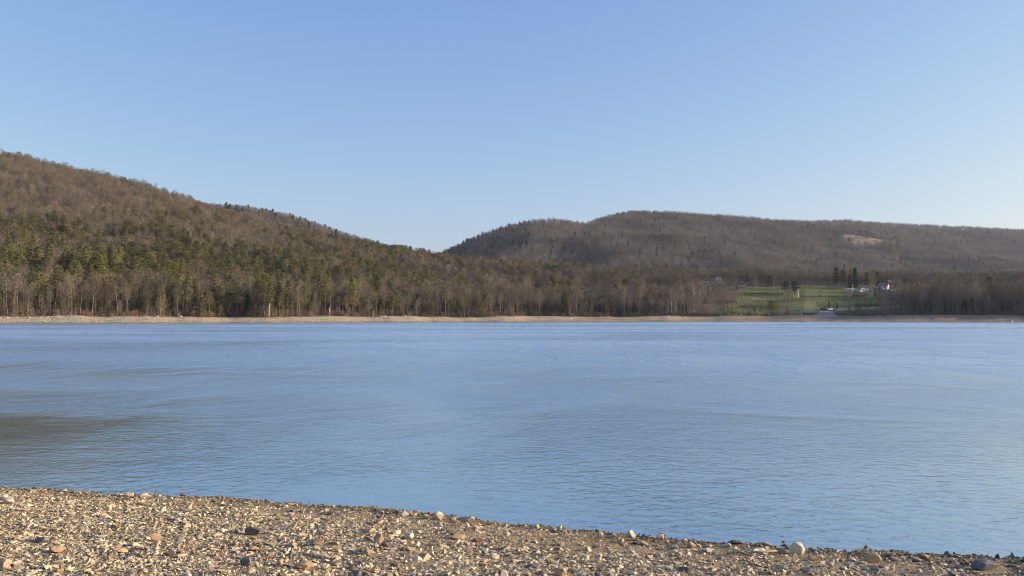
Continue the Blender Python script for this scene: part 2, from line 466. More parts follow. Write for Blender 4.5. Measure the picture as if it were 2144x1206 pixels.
# ------------------------------------------------------------------ water
def water():
    m, n, l, b = new_mat("lake_water")
    g = n.new("ShaderNodeNewGeometry")
    def noise(sx, sy, rot, det=3, rough=0.5, dist=0.0):
        mp = n.new("ShaderNodeMapping"); mp.inputs["Scale"].default_value = (sx, sy, 1); mp.inputs["Rotation"].default_value = (0, 0, R(rot))
        mp.vector_type = 'POINT'
        l.new(g.outputs["Position"], mp.inputs["Vector"])
        t = n.new("ShaderNodeTexNoise"); t.inputs["Scale"].default_value = 1.0; t.inputs["Detail"].default_value = det
        t.inputs["Roughness"].default_value = rough; t.inputs["Distortion"].default_value = dist
        l.new(mp.outputs[0], t.inputs["Vector"]); return t.outputs["Fac"]
    def math_(op, a, b_=None, c=None):
        x = n.new("ShaderNodeMath"); x.operation = op
        for i, v in enumerate((a, b_, c)):
            if v is None: continue
            if isinstance(v, (int, float)): x.inputs[i].default_value = v
            else: l.new(v, x.inputs[i])
        return x.outputs[0]
    w1 = noise(4.6, 5.0, 24, 3, 0.55, 0.6)
    w2 = noise(0.8, 1.5, -10, 3, 0.5, 0.4)
    w3 = noise(10.0, 13.0, 35, 3, 0.55)
    w4 = noise(2.8, 0.95, 10, 3, 0.6, 0.4)
    w5 = noise(0.95, 0.20, -6, 3, 0.6, 0.3)
    patch = noise(0.011, 0.024, 12, 2, 0.5, 0.8)           # wind-ruffled against slick water
    pr = n.new("ShaderNodeMapRange"); pr.inputs["From Min"].default_value = 0.36; pr.inputs["From Max"].default_value = 0.62
    pr.inputs["To Min"].default_value = 0.50; pr.inputs["To Max"].default_value = 1.0
    l.new(patch, pr.inputs["Value"])
    # lee of the near shore is calmer
    sx = n.new("ShaderNodeSeparateXYZ"); l.new(g.outputs["Position"], sx.inputs[0])
    lee = n.new("ShaderNodeMapRange"); lee.inputs["From Min"].default_value = 8.0; lee.inputs["From Max"].default_value = 40.0
    lee.inputs["To Min"].default_value = 0.62; lee.inputs["To Max"].default_value = 1.0
    l.new(sx.outputs["Y"], lee.inputs["Value"])
    # sheltered water off the left end of the near beach lies smoother
    def mrange(v, a, b_, c, d):
        x = n.new("ShaderNodeMapRange"); x.interpolation_type = 'SMOOTHSTEP'
        for nm, q in (("From Min", a), ("From Max", b_), ("To Min", c), ("To Max", d)): x.inputs[nm].default_value = q
        l.new(v, x.inputs["Value"]); return x.outputs[0]
    wob = math_('MULTIPLY_ADD', noise(0.25, 0.25, 0, 3), 5.0, -2.5)
    slant = math_('MULTIPLY_ADD', sx.outputs["Y"], 0.42, sx.outputs["X"])     # the calm tongue runs out along the beach
    cx = mrange(math_('ADD', slant, wob), -1.8, 2.0, 1.0, 0.0)
    cy = mrange(math_('ADD', sx.outputs["Y"], wob), 19.5, 25.0, 1.0, 0.0)
    calm = math_('SUBTRACT', 1.0, math_('MULTIPLY', math_('MULTIPLY', cx, cy), 0.76))
    fetch = math_('MULTIPLY', mrange(sx.outputs["Y"], 16.0, 60.0, 0.0, 1.0), math_('MULTIPLY_ADD', sx.outputs["Y"], 0.028, 0.8))
    amp = math_('MULTIPLY', math_('MULTIPLY', pr.outputs[0], lee.outputs[0]), calm)
    hgt = math_('ADD', math_('MULTIPLY', w1, 0.044), math_('ADD', math_('MULTIPLY', w2, 0.040), math_('MULTIPLY', w3, 0.006)))
    hgt = math_('ADD', hgt, math_('MULTIPLY', fetch, math_('ADD', math_('MULTIPLY', w4, 0.10), math_('MULTIPLY', w5, 0.22))))
    gust = mrange(noise(0.15, 0.10, 20, 3, 0.55, 1.0), 0.34, 0.66, 0.40, 1.30)
    hgt = math_('MULTIPLY', hgt, math_('MULTIPLY', amp, gust))
    bp = n.new("ShaderNodeBump"); bp.inputs["Strength"].default_value = 1.0; bp.inputs["Distance"].default_value = 1.0
    l.new(hgt, bp.inputs["Height"]); l.new(bp.outputs[0], b.inputs["Normal"])
    ro = n.new("ShaderNodeMapRange"); ro.inputs["From Min"].default_value = 0.2; ro.inputs["From Max"].default_value = 1.0
    ro.inputs["To Min"].default_value = 0.12; ro.inputs["To Max"].default_value = 0.31
    l.new(amp, ro.inputs["Value"]); l.new(ro.outputs[0], b.inputs["Roughness"])
    b.inputs["Base Color"].default_value = (0.022, 0.052, 0.078, 1)
    b.inputs["IOR"].default_value = 1.85
    gl = n.new("ShaderNodeBsdfGlossy"); gl.inputs["Color"].default_value = (0.875, 0.935, 0.92, 1)
    l.new(ro.outputs[0], gl.inputs["Roughness"]); l.new(bp.outputs[0], gl.inputs["Normal"])
    mxs = n.new("ShaderNodeMixShader"); fr = n.new("ShaderNodeFresnel"); fr.inputs["IOR"].default_value = 1.333
    l.new(math_('MULTIPLY_ADD', fr.outputs[0], 0.44, 0.46), mxs.inputs[0])
    l.new(b.outputs[0], mxs.inputs[1]); l.new(gl.outputs[0], mxs.inputs[2]); l.new(mxs.outputs[0], n["Material Output"].inputs["Surface"])
    o = mesh_obj("lake_water", [(-900,-20,0),(1200,-20,0),(1200,760,0),(-900,760,0)], [(0,1,2,3)], m)
    tag(o, "blue rippled lake water between the two shores", None, None, "structure")
water()

# ------------------------------------------------------------------ tree prototypes
def rvec():
    while True:
        v = Vector((random.uniform(-1, 1), random.uniform(-1, 1), random.uniform(-1, 1)))
        if 0.05 < v.length < 1: return v.normalized()

def bare_tree(h=22.0, crown0=0.42, spread=4.2, clusters=26, twigs=34, tw=0.075, tl=1.3, r0=0.24, fork=False, lean=0.6, sides=6, dome=0.5):
    """returns (trunk MB, crown MB): tapered trunk with limbs, crown of boughs carrying sprays of fine twigs"""
    T, C = MB(), MB()
    lx, ly = random.uniform(-lean, lean), random.uniform(-lean, lean)
    def axis(t):
        return Vector((lx * t * t + 0.25 * math.sin(5 * t + lx * 9), ly * t * t + 0.25 * math.sin(4 * t + ly * 7), h * t))
    top = 0.9
    ts = [0, 0.03, 0.15, 0.32, 0.5, 0.7, top]
    T.tube([axis(t) for t in ts], [r0 * 1.5, r0 * 1.12, r0, r0 * 0.86, r0 * 0.66, r0 * 0.38, 0.03], sides)
    zc = h * (crown0 + (1 - crown0) * dome)
    up, dn = h - zc, zc - h * crown0
    for i in range(clusters):
        a = 2.399963 * i + random.uniform(-0.5, 0.5)
        w = -0.75 + 1.72 * ((i + random.random()) / clusters)
        w = max(-1, min(0.98, w))
        rr = math.sqrt(max(0.02, 1 - w * w)) * random.uniform(0.55, 1.0)
        ctr = axis(0.85)
        p2 = Vector((ctr.x + math.cos(a) * rr * spread, ctr.y + math.sin(a) * rr * spread, zc + w * (up if w > 0 else dn) * random.uniform(0.85, 1.0)))
        t0 = max(crown0 * 0.75, min(top - 0.03, (p2.z - rr * spread * random.uniform(0.8, 1.5)) / h))
        p0 = axis(t0)
        p1 = p0.lerp(p2, 0.55) + Vector((random.uniform(-0.5, 0.5), random.uniform(-0.5, 0.5), -0.25))
        rl = r0 * 0.36 * (1 - 0.5 * t0)
        (T if i % 3 == 0 or fork else C).tube([p0, p1, p2], [rl, rl * 0.62, 0.02], 4 if fork else 3, 0, False)
        out = (p2 - Vector((ctr.x, ctr.y, zc - 0.3 * dn))).normalized()
        for j in range(4):
            e = p1.lerp(p2, random.uniform(0.2, 0.9)); q = e + (out * 0.6 + rvec()).normalized() * random.uniform(0.8, 1.9)
            C.tube([e, q], [0.035, 0.012], 3, 0, False)
        for m in range(twigs):
            c = p2 + rvec() * (abs(random.gauss(0, 0.55)) * (0.9 + 0.16 * spread))
            d = (out * 0.8 + rvec() * 0.95).normalized()
            sd = d.cross(rvec())
            if sd.length < 1e-3: continue
            sd.normalize()
            L = tl * random.uniform(0.6, 1.15)
            C.tri(c - d * L * 0.4 - sd * tw * 0.5, c - d * L * 0.4 + sd * tw * 0.5, c + d * L * 0.6)
    return T, C

def pine_tree(h=22.0, base=0.28, spread=4.0, levels=12, per=6, tufts=13, cone=0.55, r0=0.26, tuft=0.75, droop=0.0):
    T, C = MB(), MB()
    T.tube([(0,0,0),(0.05,0,h*0.3),(0.1,0.05,h*0.65),(0.1,0.05,h*0.98)], [r0*1.25, r0, r0*0.55, 0.03], 6)
    for i in range(levels):
        k = i / (levels - 1)
        z = h * (base + (0.985 - base) * k)
        env = spread * ((1 - k) ** cone) * (0.75 + 0.25 * math.sin(i * 2.4)) + 0.35
        if k < 0.12: env *= 0.75
        n = max(3, int(per * random.uniform(0.7, 1.2)))
        a0 = random.uniform(0, 6.28)
        for j in range(n):
            a = a0 + 6.283 * j / n + random.uniform(-0.35, 0.35)
            L = env * random.uniform(0.55, 1.12)
            d = Vector((math.cos(a), math.sin(a), 0.12 + 0.45 * k - droop)).normalized()
            p0 = Vector((0.08, 0.03, z))
            p1 = p0 + d * L + Vector((0, 0, 0.06 * L))
            T.tube([p0, p1], [0.06, 0.015], 3, 0, False)
            for m in range(tufts):
                s = random.uniform(0.25, 1.03)
                c = p0.lerp(p1, s) + Vector((random.uniform(-0.6, 0.6), random.uniform(-0.6, 0.6), random.uniform(-0.12, 0.35)))
                for q in range(4):
                    e = (d * 0.5 + rvec() * 0.9 + Vector((0, 0, 0.15))).normalized()
                    s2 = e.cross(rvec()); 
                    if s2.length < 1e-3: continue
                    s2.normalize()
                    w = tuft * random.uniform(0.25, 0.42)
                    C.tri(c - s2 * w * 0.5, c + s2 * w * 0.5, c + e * tuft * random.uniform(0.7, 1.2))
    return T, C

def brush_clump(h=2.6):
    C = MB()
    for i in range(26):
        a = random.uniform(0, 6.28); r = random.uniform(0, 1.3)
        p = Vector((math.cos(a) * r, math.sin(a) * r, 0))
        d = Vector((random.uniform(-0.4, 0.4), random.uniform(-0.4, 0.4), 1)).normalized()
        L = h * random.uniform(0.5, 1.1)
        C.tube([p, p + d * L], [0.03, 0.008], 3, 0, False)
        for m in range(10):
            s = random.uniform(0.2, 1.0)
            q = p + d * L * s
            e = (d * 0.6 + rvec()).normalized()
            s2 = e.cross(rvec()).normalized()
            C.tri(q - s2 * 0.035, q + s2 * 0.035, q + e * random.uniform(0.4, 0.9))
    return C

protos = bpy.data.collections.new("prototypes")     # never linked: only meshes to copy from
def proto_join(name, T, C, mt, mc):
    mb = MB()
    if T is not None: mb.add(T.v, T.f, 0)
    mb.add(C.v, C.f, 1)
    o = mb.build(name, [mt, mc], None, False, False)
    return o

BARE = []   # (trunk mesh, crown mesh) pairs for the individual trees
def pair(T, C, mt, mc):
    a = T.build("trunk", mt, None, True, False); c = C.build("crown", mc, None, False, False)
    return (a.data, c.data)

bare_defs = []
for k in range(7):
    bare_defs.append(bare_tree(h=20.5 + k % 3, crown0=[0.44,0.50,0.38,0.54,0.46,0.36,0.56][k], spread=[3.2,2.7,3.9,2.4,3.4,4.3,2.6][k],
                               clusters=[26,22,30,20,26,32,20][k], r0=[0.19,0.17,0.23,0.16,0.20,0.24,0.17][k], dome=[0.5,0.55,0.45,0.6,0.4,0.5,0.5][k]))
hill_defs = []
for k in range(5):
    hill_defs.append(bare_tree(h=16.5 + k % 3, crown0=[0.28,0.34,0.26,0.30,0.36][k], spread=[4.6,4.0,5.4,5.0,3.8][k], clusters=[30,26,36,32,24][k], twigs=38, tw=0.13, tl=1.3, r0=0.22, dome=[0.4,0.45,0.35,0.4,0.5][k]))
sap_defs = [bare_tree(h=10, crown0=0.18, spread=1.7, clusters=16, twigs=22, tw=0.05, tl=1.1, r0=0.07, lean=0.9, sides=5) for _ in range(3)]
syc_defs = [bare_tree(h=24, crown0=0.32, spread=5.0, clusters=30, twigs=22, r0=0.30, fork=True, lean=1.0, sides=8, tw=0.06) for _ in range(3)]
open_defs = [bare_tree(h=14, crown0=0.22, spread=4.8, clusters=26, twigs=24, r0=0.24, fork=True, lean=0.8, sides=8, tw=0.06) for _ in range(3)]
pine_defs = [pine_tree(h=21, base=b_, spread=s_, levels=l_, per=6, cone=c_, tuft=1.05, tufts=11) for b_, s_, l_, c_ in ((0.30,5.2,10,0.42),(0.20,4.8,11,0.55),(0.40,5.6,8,0.35),(0.16,4.4,11,0.65))]
spruce_defs = [pine_tree(h=18, base=0.05, spread=s_, levels=18, per=8, tufts=11, cone=0.95, tuft=0.7, droop=0.25) for s_ in (3.2, 4.0)]
cedar_defs = [pine_tree(h=12, base=0.04, spread=4.2, levels=13, per=9, tufts=13, cone=0.45, tuft=0.8) for _ in range(2)]
far_defs = [bare_tree(h=14, crown0=0.22, spread=s_, clusters=18, twigs=16, tw=0.26, tl=1.8, r0=0.2, sides=4, dome=0.38) for s_ in (5.0, 5.8, 4.6, 6.4)]

BARE = [pair(T, C, M['bark'], M['twig']) for T, C in bare_defs]
BUD = [pair(T, C, M['bark'], M['twig_bud']) for T, C in bare_defs]
SAP = [pair(T, C, M['bark'], M['twig']) for T, C in sap_defs]
SYC = [pair(T, C, M['bark_pale'], M['twig']) for T, C in syc_defs]
OPEN = [pair(T, C, M['bark'], M['twig']) for T, C in open_defs]
PINE = [pair(T, C, M['bark_pine'], M['needle']) for T, C in pine_defs]
SPRUCE = [pair(T, C, M['bark_pine'], M['needle_dark']) for T, C in spruce_defs]
CEDAR = [pair(T, C, M['bark_pine'], M['needle_dark']) for T, C in cedar_defs]
DARKPINE = [pair(T, C, M['bark_pine'], M['needle_dark']) for T, C in pine_defs[:2]]

def scatter(name, label, cat, pts, rot, scl, idx, proto_objs):
    """one 'stuff' object: instances of the prototypes on points"""
    col = bpy.data.collections.new(name + "_source")
    for i, p in enumerate(proto_objs):
        p.name = "%s_source_%02d" % (name, i)
        col.objects.link(p)
    n = len(pts)
    me = bpy.data.meshes.new(name)
    me.vertices.add(n); me.vertices.foreach_set("co", np.asarray(pts, np.float32).ravel())
    a = me.attributes.new("rot", 'FLOAT_VECTOR', 'POINT'); a.data.foreach_set("vector", np.asarray(rot, np.float32).ravel())
    a = me.attributes.new("scl", 'FLOAT_VECTOR', 'POINT'); a.data.foreach_set("vector", np.asarray(scl, np.float32).ravel())
    a = me.attributes.new("pick", 'INT', 'POINT'); a.data.foreach_set("value", np.asarray(idx, np.int32))
    me.update()
    o = bpy.data.objects.new(name, me); COL.objects.link(o)
    ng = bpy.data.node_groups.new(name, 'GeometryNodeTree')
    ng.interface.new_socket("Geometry", in_out='INPUT', socket_type='NodeSocketGeometry')
    ng.interface.new_socket("Geometry", in_out='OUTPUT', socket_type='NodeSocketGeometry')
    N, L = ng.nodes, ng.links
    gi = N.new("NodeGroupInput"); gout = N.new("NodeGroupOutput")
    ci = N.new("GeometryNodeCollectionInfo"); ci.inputs["Collection"].default_value = col
    ci.inputs["Separate Children"].default_value = True; ci.inputs["Reset Children"].default_value = True
    ip = N.new("GeometryNodeInstanceOnPoints")
    ip.inputs["Pick Instance"].default_value = True
    def attr(nm, ty):
        x = N.new("GeometryNodeInputNamedAttribute"); x.data_type = ty; x.inputs["Name"].default_value = nm; return x.outputs["Attribute"]
    L.new(gi.outputs[0], ip.inputs["Points"]); L.new(ci.outputs[0], ip.inputs["Instance"])
    L.new(attr("pick", 'INT'), ip.inputs["Instance Index"])
    e2r = N.new("FunctionNodeEulerToRotation"); L.new(attr("rot", 'FLOAT_VECTOR'), e2r.inputs[0]); L.new(e2r.outputs[0], ip.inputs["Rotation"])
    L.new(attr("scl", 'FLOAT_VECTOR'), ip.inputs["Scale"])
    L.new(ip.outputs[0], gout.inputs[0])
    md = o.modifiers.new("scatter", 'NODES'); md.node_group = ng
    tag(o, label, cat, None, "stuff")
    return o

def jitter_grid(x0, x1, y0, y1, s):
    xs = np.arange(x0, x1, s); ys = np.arange(y0, y1, s)
    X, Y = np.meshgrid(xs, ys)
    X = X + rng.uniform(-0.48, 0.48, X.shape) * s
    Y = Y + rng.uniform(-0.48, 0.48, Y.shape) * s
    return X.ravel(), Y.ravel()

# ------------------------------------------------------------------ the wood on the near hill
def tree_line(px):
    return shore(px) + beach_w(px) + 1.5 + 4 * vnoise(px / 30.0, px * 0, 33)

def wood():
    X1, Y1 = jitter_grid(-1000, 1250, 360, 640, 5.4)
    X2, Y2 = jitter_grid(-1000, 1000, 640, 1380, 7.3)
    X = np.concatenate([X1, X2]); Y = np.concatenate([Y1, Y2])
    px = px_of(X, Y)
    tl = tree_line(px)
    keep = (Y > tl) & (Y < ridgeA(px) + 70) & (px > -260) & (px < np.where(Y < 800, 3300, 2380))
    keep &= (meadow_mask(X, Y) < 0.25)
    # open ground around the ramp and car park
    keep &= ~((px > 1490) & (px < 1890) & (Y < 640))
    # thinner around the houses
    thin = (px > 1445) & (px < 1560) & (Y > 640) & (Y < 900)
    keep &= ~(thin & (rng.random(len(X)) < 0.74))
    keep &= ~((px > 1462) & (px < 1518) & (Y > 700) & (Y < 905) & (rng.random(len(X)) < 0.75))
    rowt = (((Y > 684) & (Y < 704)) | ((Y > 742) & (Y < 762))) & (px > 1898)  # rows kept and gaps opened so tree shadows streak the meadow
    keep &= ~((px > 1835) & (px < 2060) & (Y > 662) & (Y < 850) & ~rowt & (rng.random(len(X)) < 0.82))
    X, Y = X[keep], Y[keep]; px = px[keep]; tl = tl[keep]
    Z = height(X, Y)
    depth = Y - tl
    # share of pines: a band on the lower slope of the left hill, thinning upward and to the right
    row = HZ - (Z + 14 - CAM_Z) / Y * F
    band = tab([(300,0.0),(420,0.05),(450,0.26),(480,0.46),(520,0.62),(550,0.64),(585,0.45),(610,0.28),(660,0.18)])(row)
    side = tab([(-300,1.0),(100,1.0),(420,0.85),(700,0.85),(850,0.8),(950,0.5),(1050,0.25),(1400,0.10),(2144,0.06)])(px)
    patchy = fbm(X / 55, Y / 70, 51)
    pr = band * side * np.clip(0.7 + 1.9 * patchy, 0.04, 1.9)
    # dark clumps on the flat wood between the hills
    for cx, cy, rx, ry, pp in ((1140, 800, 45, 40, 0.85), (1195, 1000, 24, 40, 0.8), (1280, 900, 20, 25, 0.5), (880, 760, 50, 50, 0.5), (750, 820, 30, 40, 0.6), (820, 1190, 120, 60, 0.55), (960, 1180, 60, 50, 0.5)):
        e = ((px - cx) / rx) ** 2 + ((Y - cy) / ry) ** 2
        pr = np.maximum(pr, pp * (e < 1))
    is_pine = rng.random(len(X)) < pr
    scale = rng.uniform(0.64, 1.14, len(X)) * np.where(Y > 760, 0.76, np.where(Y > 560, 0.9, 0.96)) * (1 + 0.2 * vnoise(px / 22.0, Y / 60.0, 34))
    scale *= np.where((px > 1930) & (depth < 90), 1.12, 1.0)
    scale *= np.where((depth < 14) & ~is_pine, rng.uniform(0.72, 1.0, len(X)), 1.0)
    bud = rng.random(len(X)) < np.clip(0.16 + 0.45 * fbm(X / 90, Y / 90, 77), 0, 0.6) * np.where(px < 1200, 1, 0.35)
    return dict(X=X, Y=Y, Z=Z, px=px, depth=depth, pine=is_pine, s=scale, bud=bud)
W = wood()

def individual(kind_name, pairs, k, loc, rz, sc, tilt=(0, 0)):
    r = empty(kind_name, loc, rz, sc)
    r.rotation_euler = (tilt[0], tilt[1], rz)
    for nm, me in zip(("trunk", "crown"), pairs[k]):
        c = bpy.data.objects.new(nm, me); COL.objects.link(c); c.parent = r
    return r

def place_words(px):
    if px < 180: return "at the far left end of the shore"
    if px < 360: return "midway between left end and gravel spit"
    if px < 600: return "behind the small gravel spit"
    if px < 760: return "below the second ridge"
    if px < 930: return "below the hill's low end"
    if px < 1085: return "below the notch between hills"
    if px < 1230: return "in the shaded cove"
    if px < 1400: return "below the long summit"
    if px < 1500: return "beside the meadow's wooded edge"
    if px < 1980: return "just past the grey house"
    return "at the shore's far right"

def hw(s):
    return "tall" if s > 0.97 else ("medium" if s > 0.8 else "low")

def split_wood():
    inframe = (W['px'] > -5) & (W['px'] < 2150)
    taken = np.zeros(len(W['X']), bool)
    # individual bare trees: the front rows
    cand = np.where(inframe & ~W['pine'] & (W['depth'] < 30))[0]
    vis = W['s'][cand] * 22 / W['Y'][cand] / (1 + W['depth'][cand] / 9.0)
    pick = cand[np.argsort(-vis)][:285]
    for i in pick:
        taken[i] = True
        bud = W['bud'][i]
        k = int(rng.integers(len(BARE)))
        r = individual("bare_tree", BUD if bud else BARE, k, (W['X'][i], W['Y'][i], W['Z'][i] - 0.1), rng.uniform(0, 6.28), W['s'][i], (rng.normal(0, 0.035), rng.normal(0, 0.035)))
        lab = "%s %s tree of the front row %s" % (hw(W['s'][i]), "olive budding" if bud else "leafless brown", place_words(W['px'][i]))
        tag(r, lab, "tree", "bare trees: " + lab)
    cand = np.where(inframe & W['pine'] & (W['Y'] < 760))[0]
    vis = W['s'][cand] * 22 / W['Y'][cand]
    pick = cand[np.argsort(-vis)][:170]
    for i in pick:
        taken[i] = True
        k = int(rng.integers(len(PINE)))
        r = individual("pine_tree", PINE, k, (W['X'][i], W['Y'][i], W['Z'][i] - 0.1), rng.uniform(0, 6.28), W['s'][i])
        where = place_words(W['px'][i])
        lab = "%s green pine %s %s" % (hw(W['s'][i]), "among bare trunks" if W['depth'][i] < 60 else "upslope of bare trees", where)
        tag(r, lab, "tree", "pines: " + lab)
    rest = ~taken
    def put(name, label, cat, sel, objs, extra=1.0, picks=None):
        n = int(sel.sum())
        rot = np.stack([rng.normal(0, 0.03, n), rng.normal(0, 0.03, n), rng.uniform(0, 6.28, n)], -1)
        s = W['s'][sel] * extra
        wd_ = 1.45 if cat == "forest" and "pine" in name else 1.0
        scl = np.stack([s * wd_ * rng.uniform(0.8, 1.25, n), s * wd_ * rng.uniform(0.8, 1.25, n), s * rng.uniform(0.8, 1.0, n) * (0.82 if wd_ > 1 else 1.0)], -1)
        pts = np.stack([W['X'][sel], W['Y'][sel], W['Z'][sel] - 0.1], -1)
        scatter(name, label, cat, pts, rot, scl, rng.integers(0, len(objs), n) if picks is None else picks, objs)
    sel = rest & ~W['pine']
    objs = [proto_join("w", T, C, M['bark'], M['twig']) for T, C in bare_defs] + [proto_join("w", T, C, M['bark'], M['twig']) for T, C in hill_defs] + [proto_join("w", T, C, M['bark'], M['twig_bud']) for T, C in hill_defs[:4]]
    bud = W['bud'][sel]; low = W['depth'][sel] < 45
    nn = len(bud)
    picks = np.where(low & ~bud, rng.integers(0, 7, nn), np.where(bud, 12 + rng.integers(0, 4, nn), 7 + rng.integers(0, 5, nn)))
    put("woodland", "brown leafless forest covering the left hill and the flat wood", "forest", sel, objs, 1.0, picks)
    sel = rest & W['pine']
    put("pine_woodland", "green pines scattered through the brown forest of the left hill", "forest", sel, [proto_join("p", T, C, M['bark_pine'], M['needle']) for T, C in pine_defs] + [])
    # low conifers close behind the edge; the dense ones stand in for deep shade
    X, Y = jitter_grid(-330, 600, 400, 720, 7.5)
    px = px_of(X, Y); dep = Y - tree_line(px)
    k = (dep > 9) & (dep < 60) & (px > -200) & (px < 2500) & ~((px > 1440) & (px < 1900)) & (meadow_mask(X, Y) < 0.1) & ~((px > 1490) & (px < 1890) & (Y < 640)) & (rng.random(len(X)) < np.where(px < 1080, 0.42, 0.85) * np.clip(0.7 + 1.2 * fbm(X / 45, Y / 45, 95), 0.05, 1.3))
    X, Y = X[k], Y[k]; n = len(X)
    s = rng.uniform(0.35, 0.8, n)
    scatter("understorey_shade", "low dark evergreens under the far bare trees, partly standing in for deep shade", "evergreens", np.stack([X, Y, height(X, Y) - 0.1], -1),
            np.stack([X * 0, X * 0, rng.uniform(0, 6.28, n)], -1), np.stack([s, s, s], -1), rng.integers(0, 4, n),
            [proto_join("u", T, C, M['bark_pine'], M['needle_dark']) for T, C in spruce_defs + cedar_defs])
    # undergrowth along the edge of the wood
    X, Y = jitter_grid(-300, 800, 390, 680, 2.3)
    px = px_of(X, Y); dep = Y - tree_line(px)
    k = (dep > -1.0) & (dep < np.where((px > 1480) & (px < 1890), 7, 26)) & (px > -150) & (px < 2700) & ~((px > 1680) & (px < 1775)) & (rng.random(len(X)) < np.clip(1.0 - dep / 40, 0.2, 1) * 0.9)
    X, Y, dep = X[k], Y[k], dep[k]
    n = len(X)
    objs = [brush_clump(2.2 + 0.5 * i).build("b", M['brush'], None, False, False) for i in range(3)] + [proto_join("s", T, C, M['bark'], M['twig']) for T, C in sap_defs]
    pick = np.where(rng.random(n) < 0.62, rng.integers(0, 3, n), rng.integers(3, 6, n))
    s = rng.uniform(0.5, 1.25, n) * np.where((pick >= 3) & (dep < 3), 0.6, 1.0)
    scatter("undergrowth", "dry brush and thin saplings along the edge of the far wood", "undergrowth", np.stack([X, Y, height(X, Y) - 0.05], -1),
            np.stack([X * 0, X * 0, rng.uniform(0, 6.28, n)], -1), np.stack([s, s, s], -1), pick, objs)
split_wood()

def far_woods():
    objs = [proto_join("f", T, C, M['bark'], M['twig_far']) for T, C in far_defs]
    con = [proto_join("f", T, C, M['bark_pine'], M['needle_dark']) for T, C in pine_defs[:2]]
    X2, Y2 = jitter_grid(-900, 100, 1450, 1830, 9.0)
    p = px_of(X2, Y2); k = (p > 200) & (p < 980); X2, Y2 = X2[k], Y2[k]
    X3, Y3 = jitter_grid(-800, 2000, 1480, 2640, 9.5)
    p = px_of(X3, Y3); k = (p > 800) & (p < 2330) & (Y3 < ridgeB(p) + 60); X3, Y3 = X3[k], Y3[k]
    X4, Y4 = jitter_grid(300, 2600, 2400, 3450, 12.5)
    p = px_of(X4, Y4); k = (p > 1380) & (p < 2330) & (Y4 > ridgeB(p) + 60); X4, Y4 = X4[k], Y4[k]
    X = np.concatenate([X2, X3, X4]); Y = np.concatenate([Y2, Y3, Y4])
    k = (clearing_mask(X, Y) < 0.4) | (rng.random(len(X)) < 0.15)
    X, Y = X[k], Y[k]; px = px_of(X, Y); Z = height(X, Y)
    n = len(X)
    pc = 0.02 + 0.0 * X
    pc = np.where((Y < 1850) & (px < 960), 0.13, pc)
    pc = np.where((px < 1110) & (Y > 1900), 0.22, pc)
    pc = np.where((px > 1790) & (px < 1960) & (Y > 2520) & (Y < 2800), 0.75, pc)
    pc = pc + 0.10 * np.clip(fbm(X / 120, Y / 160, 88), 0, 1)
    conif = rng.random(n) < pc
    pick = np.where(conif, 4 + rng.integers(0, 2, n), rng.integers(0, 4, n))
    s = rng.uniform(0.75, 1.2, n) * np.where(conif, 0.72, 1.0) * np.where(Y > 2600, 1.15, 1.0)
    scatter("distant_forest", "hazy brown forest covering the distant hills", "forest", np.stack([X, Y, Z - 0.2], -1),
            np.stack([X * 0, X * 0, rng.uniform(0, 6.28, n)], -1), np.stack([s * 1.15, s * 1.15, s], -1), pick, objs + con)
far_woods()

# ------------------------------------------------------------------ things across the lake
def hit(px, py, y0=596.0, y1=1150.0):
    """the point of the land seen at that row, walking away from the shore"""
    Y = np.linspace(y0, y1, 1400)
    X = (px - 1072) / F * Y
    Z = height(X, Y)
    row = HZ - (Z - CAM_Z) / Y * F
    i = np.argmax(row <= py)
    if row[i] > py: i = len(Y) - 1
    return float(X[i]), float(Y[i]), float(Z[i])

M['white'] = simple_mat("white_siding", (0.78, 0.77, 0.73), 0.6, 0.06, 1.5)
M['cream'] = simple_mat("cream_siding", (0.60, 0.56, 0.46), 0.7, 0.08, 1.5)
M['greysiding'] = simple_mat("grey_siding", (0.36, 0.36, 0.37), 0.7, 0.08, 1.5)
M['weathered'] = simple_mat("weathered_boards", (0.17, 0.175, 0.165), 0.85, 0.15, 3)
M['roof_grey'] = simple_mat("grey_shingles", (0.17, 0.16, 0.15), 0.85, 0.15, 4)
M['roof_pale'] = simple_mat("pale_metal_roof", (0.50, 0.48, 0.45), 0.5, 0.08, 2)
M['roof_dark'] = simple_mat("dark_shingles", (0.075, 0.065, 0.062), 0.9, 0.2, 4)
M['brown'] = simple_mat("brown_boards", (0.15, 0.10, 0.075), 0.8, 0.15, 4)
M['trim'] = simple_mat("white_trim", (0.75, 0.74, 0.71), 0.5, 0.04, 2)
M['pane'], _n, _l, _b = new_mat("window_glass")
_b.inputs["Base Color"].default_value = (0.02, 0.025, 0.03, 1); _b.inputs["Roughness"].default_value = 0.08
M['brick'] = simple_mat("brick", (0.28, 0.12, 0.08), 0.85, 0.25, 8)
M['asphalt'] = simple_mat("worn_asphalt", (0.085, 0.085, 0.088), 0.9, 0.12, 0.8)
M['concrete'] = simple_mat("concrete", (0.20, 0.19, 0.175), 0.85, 0.1, 1.2)
M['rubber'] = simple_mat("rubber", (0.02, 0.02, 0.02), 0.85, 0.1, 6)
M['rim'] = simple_mat("alloy", (0.5, 0.5, 0.52), 0.3, 0.05, 6, 0.9)
M['steel'] = simple_mat("galvanised_steel", (0.5, 0.51, 0.52), 0.45, 0.06, 4, 0.6)
M['dockwood'] = simple_mat("dark_dock_timber", (0.055, 0.05, 0.048), 0.85, 0.2, 5)
M['paint_white'] = simple_mat("white_car_paint", (0.72, 0.73, 0.74), 0.25, 0.03, 1)
M['paint_dark'] = simple_mat("dark_car_paint", (0.03, 0.033, 0.04), 0.25, 0.05, 1)
